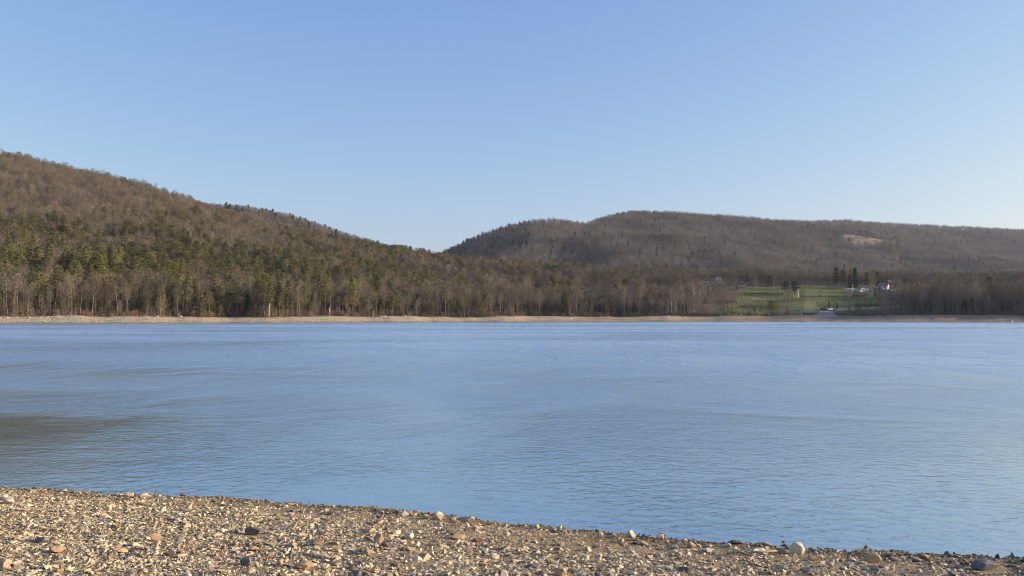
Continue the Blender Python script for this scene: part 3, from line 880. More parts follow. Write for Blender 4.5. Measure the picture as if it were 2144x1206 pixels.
M['lamp'] = simple_mat("red_lamp_glass", (0.35, 0.02, 0.02), 0.3, 0.05, 5)
M['driftwood'] = simple_mat("bleached_driftwood", (0.55, 0.50, 0.42), 0.85, 0.15, 6)

def window(parent, x, y, z, w, h, face, sub=True):
    """frame as a part, pane as its sub-part; FACE is '-y' or '+x' or '-x'"""
    f, p = MB(), MB()
    t = 0.09
    def bx(mb, a0, a1, z0, z1, o0, o1):
        if face == '-y': mb.box(x + a0, x + a1, y - o1, y - o0, z + z0, z + z1)
        elif face == '+x': mb.box(x + o0, x + o1, y + a0, y + a1, z + z0, z + z1)
        else: mb.box(x - o1, x - o0, y + a0, y + a1, z + z0, z + z1)
    bx(f, -w/2 - t, w/2 + t, h, h + t, 0.0, 0.06); bx(f, -w/2 - t, w/2 + t, -t, 0, 0.0, 0.08)
    bx(f, -w/2 - t, -w/2, 0, h, 0.0, 0.06); bx(f, w/2, w/2 + t, 0, h, 0.0, 0.06)
    bx(f, -w/2, w/2, h/2 - 0.03, h/2 + 0.03, 0.021, 0.055)
    fo = f.build("window", M['trim'], parent)
    bx(p, -w/2, w/2, 0, h, 0.002, 0.02)
    p.build("pane", M['pane'], fo)

def house(name, label, cat, loc, rz, w, d, h, rh, wall, roof, nwin=3, door=True, chimney=True, ridge='x', storeys=1):
    r = empty(name, loc, rz)
    tag(r, label, cat)
    b = MB()
    zb = -1.5
    if ridge == 'x':
        vs = [(-w/2,-d/2,zb),(w/2,-d/2,zb),(w/2,d/2,zb),(-w/2,d/2,zb),(-w/2,-d/2,h),(w/2,-d/2,h),(w/2,d/2,h),(-w/2,d/2,h),(-w/2,0,h+rh),(w/2,0,h+rh)]
        fs = [(0,1,5,4),(2,3,7,6),(1,2,6,9,5),(3,0,4,8,7)]
    else:
        vs = [(-w/2,-d/2,zb),(w/2,-d/2,zb),(w/2,d/2,zb),(-w/2,d/2,zb),(-w/2,-d/2,h),(w/2,-d/2,h),(w/2,d/2,h),(-w/2,d/2,h),(0,-d/2,h+rh),(0,d/2,h+rh)]
        fs = [(0,1,5,8,4),(2,3,7,9,6),(1,2,6,5),(3,0,4,7)]
    b.add(vs, fs)
    b.build("wall", wall, r)
    q = MB(); e = 0.45; t = 0.18
    if ridge == 'x':
        k = rh / (d / 2)
        for s in (-1, 1):
            y1 = s * (d/2 + e); z1 = h - k * e
            vs = [(-w/2-e, 0, h+rh+0.01), (w/2+e, 0, h+rh+0.01), (w/2+e, y1, z1+0.01), (-w/2-e, y1, z1+0.01)]
            vs += [(x, y, z + t) for x, y, z in vs]
            q.add(vs, [(0,1,2,3),(4,5,6,7),(0,1,5,4),(1,2,6,5),(2,3,7,6),(3,0,4,7)])
    else:
        k = rh / (w / 2)
        for s in (-1, 1):
            x1 = s * (w/2 + e); z1 = h - k * e
            vs = [(0, -d/2-e, h+rh+0.01), (0, d/2+e, h+rh+0.01), (x1, d/2+e, z1+0.01), (x1, -d/2-e, z1+0.01)]
            vs += [(x, y, z + t) for x, y, z in vs]
            q.add(vs, [(0,1,2,3),(4,5,6,7),(0,1,5,4),(1,2,6,5),(2,3,7,6),(3,0,4,7)])
    ro = q.build("roof", roof, r)
    if chimney:
        c = MB(); c.box(w*0.18, w*0.18+0.8, 0.3, 1.0, h + 0.2, h + rh + 0.9); c.box(w*0.18-0.08, w*0.18+0.88, 0.22, 1.08, h + rh + 0.9, h + rh + 1.05)
        c.build("chimney", M['brick'], ro)
    for st in range(storeys):
        z = 1.0 + st * 2.7
        for i in range(nwin):
            x = -w/2 + w * (i + 0.6) / (nwin + 0.2)
            if door and st == 0 and i == nwin // 2: continue
            window(r, x, -d/2, z, 1.0, 1.3, '-y')
        window(r, w/2, -d*0.15, z, 1.0, 1.3, '+x')
        window(r, -w/2, -d*0.15, z, 1.0, 1.3, '-x')
    if door:
        x = -w/2 + w * (nwin // 2 + 0.6) / (nwin + 0.2)
        m = MB(); m.box(x - 0.5, x + 0.5, -d/2 - 0.05, -d/2 - 0.003, 0.0, 2.1)
        do = m.build("door", M['brown'], r)
        hnd = MB(); hnd.box(x + 0.36, x + 0.42, -d/2 - 0.10, -d/2 - 0.052, 0.95, 1.1); hnd.build("handle", M['steel'], do)
    return r

def on(px, py, **k):
    return hit(px, py, **k)

# white house high among the trees with a lower wing
x, y, z = on(1486, 584)
house("white_house", "long white house with pale low roof among bare trees above the meadow", "house", (x, y, z), 0.12, 13, 8, 4.3, 1.5, M['white'], M['roof_pale'], 4, True, True, 'x')
x, y, z = on(1505, 587)
house("white_garage", "small bright white garage just below the long white house", "garage", (x, y, z), -0.25, 5.5, 6, 2.6, 1.4, M['white'], M['roof_grey'], 2, True, False, 'y')
x, y, z = on(1480, 607)
house("gabled_cottage", "pale cottage with steep gable half hidden behind bare trees at the meadow edge", "house", (x, y, z), -0.5, 6, 6, 2.6, 2.4, M['cream'], M['roof_grey'], 2, False, True, 'y')
x, y, z = on(1552, 606)
house("grey_barn", "grey-green low barn beside the narrow strip of lawn", "barn", (x, y, z), 0.1, 8, 7, 2.4, 1.6, M['weathered'], M['roof_dark'], 2, True, False, 'x')
x, y, z = on(1804, 611)
house("small_house", "small pale house with dark doorway behind the meadow, below the dark spruces", "house", (x, y, z), 0.3, 6, 5, 2.6, 1.5, M['cream'], M['roof_grey'], 2, True, False, 'y')
x, y, z = on(1813, 612)
house("white_shed", "tiny white shed next to the small pale house", "shed", (x, y, z), 0.0, 3.2, 3, 2.1, 0.8, M['white'], M['roof_pale'], 1, False, False, 'x')
x, y, z = on(1800, 623)
house("dark_barn", "low dark brown barn with dark roof standing on the green meadow", "barn", (x, y, z), 0.08, 9.5, 6.5, 2.0, 1.5, M['brown'], M['roof_dark'], 2, True, False, 'x')
x, y, z = on(1851, 606)
house("bright_house", "bright sunlit white gabled house between the dark trees and grey house", "house", (x, y, z), 0.95, 8, 8, 3.0, 2.5, M['white'], M['roof_grey'], 2, True, False, 'y')
x, y, z = on(1868, 623)
house("grey_house", "large two-storey grey house at the edge of the meadow beside the right wood", "house", (x, y, z), 0.06, 10.5, 8, 5.0, 1.9, M['greysiding'], M['roof_grey'], 3, True, True, 'x', 2)
x, y, z = on(1871, 600)
house("upper_house", "grey-roofed house standing uphill behind the large grey house", "house", (x, y, z), -0.1, 9.5, 8, 3.2, 2.6, M['greysiding'], M['roof_grey'], 3, False, True, 'x')
x, y, z = on(1836, 609)
house("grey_cabin", "small blue-grey cabin in shade beside the bright white gabled house", "cabin", (x, y, z), 0.0, 5.5, 5, 2.4, 1.2, M['greysiding'], M['roof_grey'], 2, True, False, 'x')
x, y, z = on(2030, 616)
house("wood_house", "white house glimpsed through the tall bare trees of the right wood", "house", (x, y, z), 0.5, 8, 7, 4.6, 2.4, M['white'], M['roof_grey'], 2, True, True, 'y', 2)

def add_wheel(root, x, y, r=0.32, w=0.22):
    W_ = empty("wheel", (x, y, r)); W_.parent = root
    def lathe(prof, n=16):
        mb = MB(); vs = []
        for yy, rr in prof:
            for k in range(n): vs.append((rr * math.cos(6.2832 * k / n), yy, rr * math.sin(6.2832 * k / n)))
        fs = []
        for i in range(len(prof) - 1):
            for k in range(n): fs.append((i*n+k, i*n+(k+1) % n, (i+1)*n+(k+1) % n, (i+1)*n+k))
        fs.append(tuple(range(n))); fs.append(tuple((len(prof)-1)*n + k for k in range(n))[::-1])
        mb.add(vs, fs); return mb
    lathe([(-w/2, r*0.66), (-w/2, r*0.95), (-w/3, r), (w/3, r), (w/2, r*0.95), (w/2, r*0.66)]).build("tyre", M['rubber'], W_, True)
    lathe([(-w/2 - 0.012, r*0.45), (-w/2 - 0.006, r*0.62), (w/2 + 0.006, r*0.62), (w/2 + 0.012, r*0.45)]).build("rim", M['rim'], W_, True)

def car(name, label, loc, rz, paint, L=4.5, Wd=1.8, H=1.55, van=False):
    r = empty(name, loc, rz); tag(r, label, "car", None)
    def prism(prof, y0, y1, inset=0.0):
        mb = MB(); n = len(prof)
        cx = sum(p[0] for p in prof) / n
        vs = [(x, y0, z) for x, z in prof] + [(x, y1, z) for x, z in prof]
        fs = [tuple(range(n)), tuple(range(n, 2*n))[::-1]] + [(i, (i+1) % n, (i+1) % n + n, i + n) for i in range(n)]
        mb.add(vs, fs); return mb
    h0 = 0.25; belt = H * 0.6
    low = [(-L/2, 0.45), (-L/2 + 0.05, h0), (L/2 - 0.05, h0), (L/2, 0.45), (L/2 - 0.05, 0.68), (L*0.20, belt), (-L*0.46, belt), (-L/2, 0.85)]
    body = prism(low, -Wd/2, Wd/2).build("body", paint, r)
    cab = [(-L*0.44, belt + 0.004), (L*0.19, belt + 0.004), (L*0.05, H - 0.06), (-L*0.34, H - 0.06)] if not van else [(-L*0.455, belt + 0.004), (L*0.22, belt + 0.004), (L*0.09, H - 0.06), (-L*0.44, H - 0.06)]
    prism(cab, -Wd/2 + 0.10, Wd/2 - 0.10).build("window", M['pane'], r)
    rf = [(-L*0.345, H - 0.058), (L*0.055, H - 0.058), (L*0.04, H), (-L*0.33, H)] if not van else [(-L*0.445, H - 0.058), (L*0.095, H - 0.058), (L*0.08, H), (-L*0.43, H)]
    prism(rf, -Wd/2 + 0.10, Wd/2 - 0.10).build("roof", paint, r)
    for sx in (-0.31, 0.31):
        for s in (-1, 1): add_wheel(r, L * sx, s * (Wd/2 - 0.11))
    for s in (-1, 1):
        m = MB(); m.box(L/2 - 0.06, L/2 + 0.008, s*Wd*0.33 - 0.18, s*Wd*0.33 + 0.18, 0.55, 0.67); m.build("headlight", M['trim'], r)
        m = MB(); m.box(-L/2 - 0.012, -L/2 + 0.03, s*Wd*0.38 - 0.12, s*Wd*0.38 + 0.12, 0.66, 0.84); m.build("tail_light", M['lamp'], r)
        m = MB(); m.box(L*0.14, L*0.14 + 0.14, s*(Wd/2 + 0.09) - 0.08, s*(Wd/2 + 0.09) + 0.08, belt + 0.01, belt + 0.15); m.build("mirror", paint, r)
    return r

# car park strip, ramp and road laid on the land
def patch_sheet(name, label, pxs, rows_near, rows_far, mat, lift, n=26, y0=596.0, far=None):
    vs, fs = [], []
    m = 10
    for i in range(n):
        t = i / (n - 1)
        p = pxs[0] + (pxs[1] - pxs[0]) * t
        a = on(p, rows_near(t), y0=y0); b = on(p if far is None else far[0] + (far[1] - far[0]) * t, rows_far(t), y0=y0)
        for j in range(m):
            s = j / (m - 1)
            X = a[0] + (b[0] - a[0]) * s; Y = a[1] + (b[1] - a[1]) * s
            vs.append((X, Y, float(height(X, Y)) + lift))
    for i in range(n - 1):
        for j in range(m - 1):
            fs.append((i*m+j, (i+1)*m+j, (i+1)*m+j+1, i*m+j+1))
    o = mesh_obj(name, vs, fs, mat, None, True)
    tag(o, label, None, None, "structure")
patch_sheet("car_park", "grey asphalt car park above the boat ramp", (1650, 1800), lambda t: 650.5, lambda t: 646.5, M['asphalt'], 0.25)
patch_sheet("road", "grey lane at the foot of the meadow", (1485, 1580), lambda t: 649.5 - t, lambda t: 647.5 - t, M['asphalt'], 0.22)
patch_sheet("boat_ramp", "pale concrete boat ramp running down to the beach", (1698, 1754), lambda t: 664.5, lambda t: 651.5, M['concrete'], 0.12, 14, 576.0, (1717, 1744))

x, y, z = on(1737, 649.5)
car("parked_car", "white car parked above the pale boat ramp", (x, y, z + 0.27), R(200), M['paint_white'], 4.6, 1.85, 1.6, True)
x, y, z = on(1724, 650)
car("parked_car", "dark car parked left of the white car above the ramp", (x, y, z + 0.27), R(15), M['paint_dark'])

def dock(label, px, py, L, rz):
    x, y, z = on(px, py, y0=580)
    r = empty("floating_dock", (x, y, z), rz); tag(r, label, "dock", "dark docks drawn up on the far beach")
    d = MB()
    for i in range(int(L / 0.22)):
        d.box(-L/2 + i*0.22, -L/2 + i*0.22 + 0.2, -0.9, 0.9, 0.95, 1.0)
    d.build("deck", M['dockwood'], r)
    f = MB()
    for s in (-1, 1): f.box(-L/2, L/2, s*0.82 - 0.08, s*0.82 + 0.08, 0.65, 0.948)
    f.build("beam", M['dockwood'], r)
    for i in range(4):
        g = MB(); xx = -L/2 + L * (i + 0.5) / 4
        g.tube([(xx, -0.7, 0.33), (xx, 0.7, 0.33)], [0.33, 0.33], 10); g.build("float", M['rubber'], r)
dock("dark floating dock on the far beach left of the pale ramp", 1693, 658.5, 7.0, 0.03)
dock("dark floating dock on the far beach right of the pale ramp", 1762, 658.5, 6.2, -0.03)

def pole_lamp(label, px, py, h, y0=596.0):
    x, y, z = on(px, py, y0=y0)
    r = empty("lamp_post", (x, y, z), 0); tag(r, label, "lamp post")
    p = MB(); p.tube([(0,0,0),(0,0,0.3),(0,0,h)], [0.16, 0.10, 0.07], 8); p.build("pole", M['steel'], r)
    a = MB(); a.tube([(0,0,h-0.1),(0.5,0,h+0.15),(1.1,0,h+0.18)], [0.05,0.05,0.04], 6); a.build("arm", M['steel'], r)
    l_ = MB(); l_.box(0.9, 1.5, -0.14, 0.14, h + 0.08, h + 0.22); l_.build("lamp", M['steel'], r)
pole_lamp("thin lamp post beside the car park, left of the ramp", 1698, 653, 5.0)
pole_lamp("short lamp post standing at the left dock's outer end", 1678, 662, 4.0, 582.0)

x, y, z = on(1785.5, 620)
r = empty("flagpole", (x, y, z)); tag(r, "tall thin white flagpole on the meadow in front of the long trailer", "flagpole")
m = MB(); m.tube([(0,0,0),(0,0,9.6)], [0.16, 0.10], 8); m.build("pole", M['trim'], r)
m = MB(); m.tube([(0,0,9.6),(0,0,9.7),(0,0,9.85),(0,0,9.9)], [0.06,0.16,0.14,0.03], 8); m.build("finial", M['trim'], r)

x, y, z = on(1779, 609)
r = empty("trailer", (x, y, z), 0.05); tag(r, "long low white trailer parked at the top of the meadow", "trailer")
m = MB(); m.box(-3.8, 3.8, -1.2, 1.2, 0.55, 2.0); m.box(-3.7, 3.7, -1.1, 1.1, 2.003, 2.12); m.build("body", M['white'], r)
for i in range(3): window(r, -2.4 + 2.3*i, -1.2, 1.05, 0.9, 0.6, '-y')
for s in (-1, 1): add_wheel(r, 0.4, s*1.05); add_wheel(r, -0.6, s*1.05)
m = MB(); m.box(3.8, 4.9, -0.06, 0.06, 0.45, 0.57); m.build("tow_bar", M['steel'], r)

# named trees around the meadow
def named_tree(kind, pairs, k, px, py, hpx, label, proto_h, y0=596.0, wide=1.0, rz=None):
    x, y, z = on(px, py, y0=y0)
    s = hpx / F * y / proto_h
    r = individual(kind, pairs, k % len(pairs), (x, y, z - 0.1), random.uniform(0, 6.28) if rz is None else rz, s)
    r.scale = (s * wide, s * wide, s)
    tag(r, label, "tree")
    return r

named_tree("spruce_tree", SPRUCE, 0, 1736, 647.5, 17, "small dark spruce behind the white parked car", 18, wide=1.25)
named_tree("spruce_tree", SPRUCE, 1, 1753, 647.5, 14, "shorter dark spruce right of the white parked car", 18, wide=1.1)
named_tree("pine_tree", DARKPINE, 1, 1612, 605, 28, "dense dark round evergreen at the left top of the meadow", 21, wide=1.9)
named_tree("pine_tree", DARKPINE, 0, 1645, 613, 24, "spreading dark pine left of the pale bare trunk on the meadow", 21, wide=2.6)
named_tree("pine_tree", DARKPINE, 1, 1664, 615, 26, "spreading dark pine behind the pale bare trunk on the meadow", 21, wide=2.5)
named_tree("pine_tree", DARKPINE, 1, 1752, 601, 40, "broad tall dark evergreen left of the spruces behind the meadow", 21, wide=1.2)
named_tree("pine_tree", DARKPINE, 0, 1766, 601, 35, "dark pine touching the broad tall evergreen behind the meadow", 21, wide=1.3)
named_tree("spruce_tree", SPRUCE, 1, 1791, 603, 42, "tallest dark spruce standing alone behind the meadow", 18, wide=1.3)
named_tree("spruce_tree", SPRUCE, 0, 1780, 603, 29, "slim dark spruce just left of the tallest spruce", 18, wide=1.25)
named_tree("pine_tree", DARKPINE, 1, 1815, 603, 33, "dark pine above the small pale house", 21, wide=1.0)
named_tree("spruce_tree", SPRUCE, 1, 1838, 600, 30, "thin dark spruce above the bright white gabled house", 18, wide=1.1)
named_tree("pine_tree", DARKPINE, 1, 1833, 624, 20, "dark small pine in front of the small blue-grey cabin", 21, wide=1.1)
named_tree("pine_tree", DARKPINE, 0, 1842, 626, 26, "dark slim pine left of the large grey house", 21, wide=0.9)
named_tree("bare_tree", SYC, 0, 1405, 658, 62, "white-trunked sycamore, leftmost of the pale trees by the meadow edge", 24, y0=590, wide=0.8)
named_tree("bare_tree", SYC, 1, 1428, 658, 66, "white-trunked sycamore, second of the pale trees by the meadow edge", 24, y0=590, wide=0.8)
named_tree("bare_tree", SYC, 2, 1452, 658, 68, "white-trunked sycamore with the widest crown by the meadow edge", 24, y0=590, wide=1.0)
named_tree("bare_tree", SYC, 0, 1466, 657, 58, "white-trunked sycamore nearest the lane and meadow", 24, y0=590, wide=0.8)
named_tree("bare_tree", OPEN, 0, 1524, 645, 46, "spreading bare tree with pale lower trunk at the left edge of the lawn", 14)
named_tree("bare_tree", OPEN, 1, 1547, 650, 38, "thin bare tree between the lane and the left lawn", 14, wide=0.7)
named_tree("bare_tree", OPEN, 2, 1570, 655, 33, "small dark bare tree at the foot of the lawn", 14, wide=0.8, y0=592)
named_tree("bare_tree", OPEN, 0, 1609, 655, 30, "thin low bare tree on the bank below the lawn's middle", 14, wide=0.6, y0=592)
named_tree("bare_tree", OPEN, 1, 1632, 656, 28, "many-stemmed dark bare tree on the bank left of the docks", 14, wide=1.2, y0=592)
named_tree("bare_tree", OPEN, 2, 1875, 655, 45, "bare tree with dark trunk in front of the large grey house", 14, wide=0.8, y0=592)
named_tree("bare_tree", OPEN, 0, 1838, 652, 40, "thin bare tree left of the large grey house", 14, wide=0.5, y0=592)
named_tree("bare_tree", OPEN, 1, 1891, 655, 40, "bare tree on the bank right of the large grey house", 14, wide=0.8, y0=592)
named_tree("bare_tree", OPEN, 2, 1584, 606, 30, "reddish bare tree beside the narrow lawn and dark round evergreen", 14, wide=0.9)
named_tree("bare_tree", BARE, 1, 1900, 657, 66, "tall bare tree at the left end of the right wood", 21, y0=590)

for i, (px, py, hh) in enumerate(((1496,652,40),(1508,646,34),(1515,655,36),(1535,653,34),(1556,640,30),(1563,652,28),(1590,655,24),(1655,655,20),(1780,652,22),(1800,655,26),(1818,652,30),(1852,655,36),(1864,650,34),(1884,648,44),(1486,640,44),(1478,632,42),(1530,618,30),(1512,612,30),(1500,600,28),(1540,606,26),(1600,640,26),(1626,628,24),(1700,640,24),(1718,618,22),(1755,612,22),(1810,640,28),(1846,640,32),(1825,626,28),(1870,634,34),(1690,608,24))):
    r = named_tree("bare_tree", OPEN, i, px, py, hh, None, 14, wide=random.uniform(0.6, 1.0), y0=592)
    lab = "slight leafless tree scattered along the bank and edges of the green meadow"
    tag(r, lab, "tree", "bare trees: " + lab)

def hedge(label, p0, p1, row, h, dens=1.0):
    r = None
    mb = MB()
    a = on(p0, row, y0=592); 
    base = Vector(a)
    n = int((p1 - p0) / F * a[1] / 1.3 * dens)
    for i in range(n):
        p = p0 + (p1 - p0) * (i + random.random()) / n
        q = on(p, row + random.uniform(-0.5, 0.5), y0=592)
        src = brush_src[i % 3]; s = h / 2.4 * random.uniform(0.6, 1.2); an = random.uniform(0, 6.28); ca, sa = math.cos(an) * s, math.sin(an) * s
        off = Vector(q) - base
        mb.add([(v[0] * ca - v[1] * sa + off.x, v[0] * sa + v[1] * ca + off.y, v[2] * s + off.z - 0.05) for v in src.v], src.f)
    o = mb.build("hedge", M['hedge']); o.location = base
    tag(o, label, "hedge")
M['hedge'] = simple_mat("hedge_and_shade_twigs", (0.075, 0.065, 0.040), 0.9, 0.3, 0.6)
brush_src = [brush_clump(2.4) for _ in range(3)]
hedge("dark brown hedge along the upper left lawn", 1488, 1542, 634, 3.2)
hedge("long dark brush row standing in for a band of shade below the pale bare trunk on the meadow", 1676, 1790, 622, 1.7)  # brush row added where the meadow is only darkened by shade
hedge("low dark hedge crossing the middle of the meadow", 1575, 1660, 631, 1.3)
hedge("dark hedge at the foot of the meadow left of the car park", 1545, 1648, 644, 1.8)
hedge("thick dark hedge on the upper left meadow below the round evergreen", 1560, 1640, 616, 2.2)
hedge("dark hedge on the bank right of the car park", 1790, 1880, 641, 2.4)

x, y, z = on(1671, 624)
r = empty("sunlit_trunk", (x, y, z)); tag(r, "pine trunk, its sunlight painted in as pale bark, standing on the meadow before dark evergreens", "dead tree")
m = MB(); m.tube([(0,0,-0.2),(0.03,0,1),(0.1,0.04,4.5),(0.05,0.1,7.6)], [0.62,0.45,0.38,0.16], 9); m.build("trunk", M['bark_pale'], r, True)  # sunlit pine trunk; its brightness is put into the pale bark
m = MB(); m.tube([(0.08,0.04,5.2),(0.9,0.1,6.3),(1.3,0.2,7.1)], [0.14,0.09,0.03], 5); m.tube([(0.07,0.06,6.1),(-0.7,-0.1,7.0)], [0.12,0.03], 5); m.build("limb", M['bark_pale'], r, True)

# short broken snags on the left shore
for px, py, hh, lab in ((563, 662, 31, "slender pale broken snag at the wood edge behind the gravel spit"), (689, 661, 17, "short white stump of a snag before the dark trunks below the second ridge"),
                        (781, 661, 12, "low pale stump near the long driftwood log")):
    X0 = None
    Yv = float(tree_line(np.array([px]))[0]) + 0.5
    Xv = (px - 1072) / F * Yv
    zv = float(height(Xv, Yv))
    H_ = hh / F * Yv
    r = empty("snag", (Xv, Yv, zv)); tag(r, lab, "dead tree")
    m = MB(); m.tube([(0,0,-0.2),(0.05,0,H_*0.3),(0.15,0.05,H_*0.8),(0.1,0.1,H_)], [0.24,0.2,0.16,0.05], 7); m.build("trunk", M['bark_pale'], r, True)
    m = MB(); m.tube([(0.14,0.04,H_*0.7),(0.8,0,H_*0.82)], [0.09,0.02], 4); m.build("limb", M['bark_pale'], r, True)

# driftwood along the top of the far beach
logs = [(14,666,9,"pale driftwood log at the far left end of the far beach"),(60,666,8,"grey driftwood log beside the one at the far left beach end"),
        (330,664,5,"pale driftwood chunk on the far beach left of the spit"),(378,664,7,"bleached log above the gravel spit"),
        (690,661,9,"bleached log below the short white snag"),(728,661,6,"short bleached log right of the snag"),
        (800,663.5,17,"long bleached driftwood log lying on the far beach"),(848,662,5,"white driftwood lump past the long log"),
        (985,661,7,"forked pale branch at the edge of the wood"),(1195,668,6,"pale log on the far beach at the cove"),(1367,659,4,"small pale stump at the wood edge by the cove"),
        (1432,666,6,"pale stick on the shaded far beach")]
for px, py, lpx, lab in logs:
    Ys = float(shore(np.array([px]))[0])
    x, y, z = on(px, py, y0=Ys + 2, y1=Ys + 60)
    L = lpx / F * y * 1.2
    r = empty("driftwood_log", (x, y, z), random.uniform(-0.35, 0.35)); tag(r, lab, "driftwood", "driftwood along the far beach")
    m = MB(); m.tube([(-L/2,0,0.3),(-L*0.2,0.1,0.34),(L*0.2,-0.05,0.3),(L/2,0.05,0.36)], [0.36,0.33,0.27,0.12], 7); m.build("trunk", M['driftwood'], r, True)
    m = MB(); m.tube([(L*0.15,0,0.35),(L*0.3,-0.3,0.9)], [0.12,0.03], 5); m.tube([(-L*0.45,0,0.4),(-L*0.55,0.2,0.95)], [0.14,0.05], 5); m.build("branch_stub", M['driftwood'], r, True)

# white boulder at the right end of the far beach
def rock_mesh(name, seed, dims, n=22, sub=0, rough=0.0):
    rs = np.random.default_rng(seed)
    bm = bmesh.new()
    pts = rs.normal(size=(n, 3)); pts /= np.linalg.norm(pts, axis=1)[:, None]
    pts *= rs.uniform(0.82, 1.0, (n, 1))
    for p in pts: bm.verts.new((p[0] * dims[0] / 2, p[1] * dims[1] / 2, p[2] * dims[2] / 2))
    res = bmesh.ops.convex_hull(bm, input=bm.verts)
    for v in [e for e in bm.verts if not e.link_faces]: bm.verts.remove(v)
    if sub:
        mn = min(dims)
        bmesh.ops.bevel(bm, geom=list(bm.edges), offset=mn * 0.05, segments=1, affect='EDGES', clamp_overlap=True)
        bmesh.ops.triangulate(bm, faces=bm.faces)
        bmesh.ops.subdivide_edges(bm, edges=list(bm.edges), cuts=sub, use_grid_fill=True)
        co = np.array([v.co for v in bm.verts])
        nz = fbm(co[:, 0] / mn * 3 + co[:, 2] / mn * 1.7, co[:, 1] / mn * 3 + co[:, 2] / mn * 2.1, seed)
        for v, q in zip(bm.verts, nz): v.co += v.co.normalized() * (q * rough * mn)
    me = bpy.data.meshes.new(name); bm.to_mesh(me); bm.free()
    return me

# ------------------------------------------------------------------ two people at the water's edge
def person(label, px, py, rz, top, legs, stride):
    Y = float(shore(np.array([px]))[0]) + 3.5
    X = (px - 1072) / F * Y
    Z = float(height(X, Y))
    V, E, Rd = [], [], []
    def add(p, r, par=None):
        V.append(p); Rd.append(r)
        if par is not None: E.append((par, len(V) - 1))
        return len(V) - 1
    pel = add((0,0,0.95), 0.15)
    sp = add((0,0.01,1.18), 0.145, pel); ch = add((0,0,1.38), 0.16, sp); nk = add((0,0,1.50), 0.06, ch); hd0 = add((0,-0.01,1.58), 0.075, nk); hd = add((0,-0.02,1.66), 0.095, hd0); add((0,-0.01,1.75), 0.07, hd)
    add((0,-0.115,1.645), 0.014, hd)
    for s in (-1, 1):
        add((s*0.10,0.0,1.655), 0.016, hd)
        hp = add((s*0.10,0,0.88), 0.105, pel); kn = add((s*0.12, -s*stride*0.5, 0.50), 0.072, hp); an = add((s*0.12, -s*stride + 0.05, 0.09), 0.048, kn)
        add((s*0.13, -s*stride - 0.12, 0.04), 0.04, an)
        sh = add((s*0.19,0,1.40), 0.07, ch); el = add((s*0.26, s*stride*0.3 + 0.03, 1.13), 0.048, sh); wr = add((s*0.27, s*stride*0.5 - 0.05, 0.90), 0.03, el)
        pm = add((s*0.27, s*stride*0.5 - 0.07, 0.82), 0.034, wr)
        for q in range(4):
            k = add((s*0.27 + 0.004*q, s*stride*0.5 - 0.10 + 0.02*q, 0.76), 0.009, pm); add((s*0.265, s*stride*0.5 - 0.10 + 0.02*q, 0.72 - 0.006*(q in (1,2))), 0.008, k)
        add((s*0.245, s*stride*0.5 - 0.115, 0.79), 0.010, pm)
    me = bpy.data.meshes.new("person"); me.from_pydata(V, E, [])
    o = bpy.data.objects.new("person", me); COL.objects.link(o)
    sk = o.modifiers.new("skin", 'SKIN'); sk.use_smooth_shade = True
    sl = me.skin_vertices[0].data
    for i, r_ in enumerate(Rd): sl[i].radius = (r_, r_); sl[i].use_root = (i == 0)
    o.modifiers.new("sub", 'SUBSURF').levels = 1
    dg = bpy.context.evaluated_depsgraph_get()
    body = bpy.data.meshes.new_from_object(o.evaluated_get(dg))
    bpy.data.objects.remove(o)
    o = bpy.data.objects.new("person", body); COL.objects.link(o)
    o.location = (X, Y, Z); o.rotation_euler = (0, 0, rz)
    body.materials.clear()
    skin = simple_mat("skin", (0.45, 0.28, 0.2), 0.6, 0.05, 5)
    for mt in (skin, top, legs): body.materials.append(mt)
    for p in body.polygons:
        c = p.center
        p.material_index = 0 if c.z > 1.49 or (abs(c.x) > 0.22 and c.z < 0.92 and c.z > 0.6) else (1 if c.z > 0.9 else 2)
    tag(o, label, "person", "people at the far water's edge")
    h = MB(); n = 10
    vs = []; fs = []
    for i in range(5):
        a = math.pi / 2 * i / 4
        for k in range(n):
            vs.append((0.105*math.cos(a)*math.cos(6.283*k/n), 0.01 + 0.115*math.cos(a)*math.sin(6.283*k/n), 1.67 + 0.12*math.sin(a)))
    for i in range(4):
        for k in range(n): fs.append((i*n+k, i*n+(k+1) % n, (i+1)*n+(k+1) % n, (i+1)*n+k))
    h.add(vs, fs); h.build("hair", M['roof_dark'], o, True)
dk = simple_mat("dark_jacket", (0.03, 0.035, 0.05), 0.8, 0.1, 6)
jn = simple_mat("dark_trousers", (0.03, 0.03, 0.035), 0.8, 0.1, 6)
rd = simple_mat("brown_jacket", (0.07, 0.04, 0.035), 0.8, 0.1, 6)
person("person in dark clothes standing at the far water's edge, nearer the ramp", 1910, 675, 0.4, dk, jn, 0.05)
person("person in brown jacket standing at the far water's edge, farther from the ramp", 1951, 674, -0.6, rd, jn, 0.12)

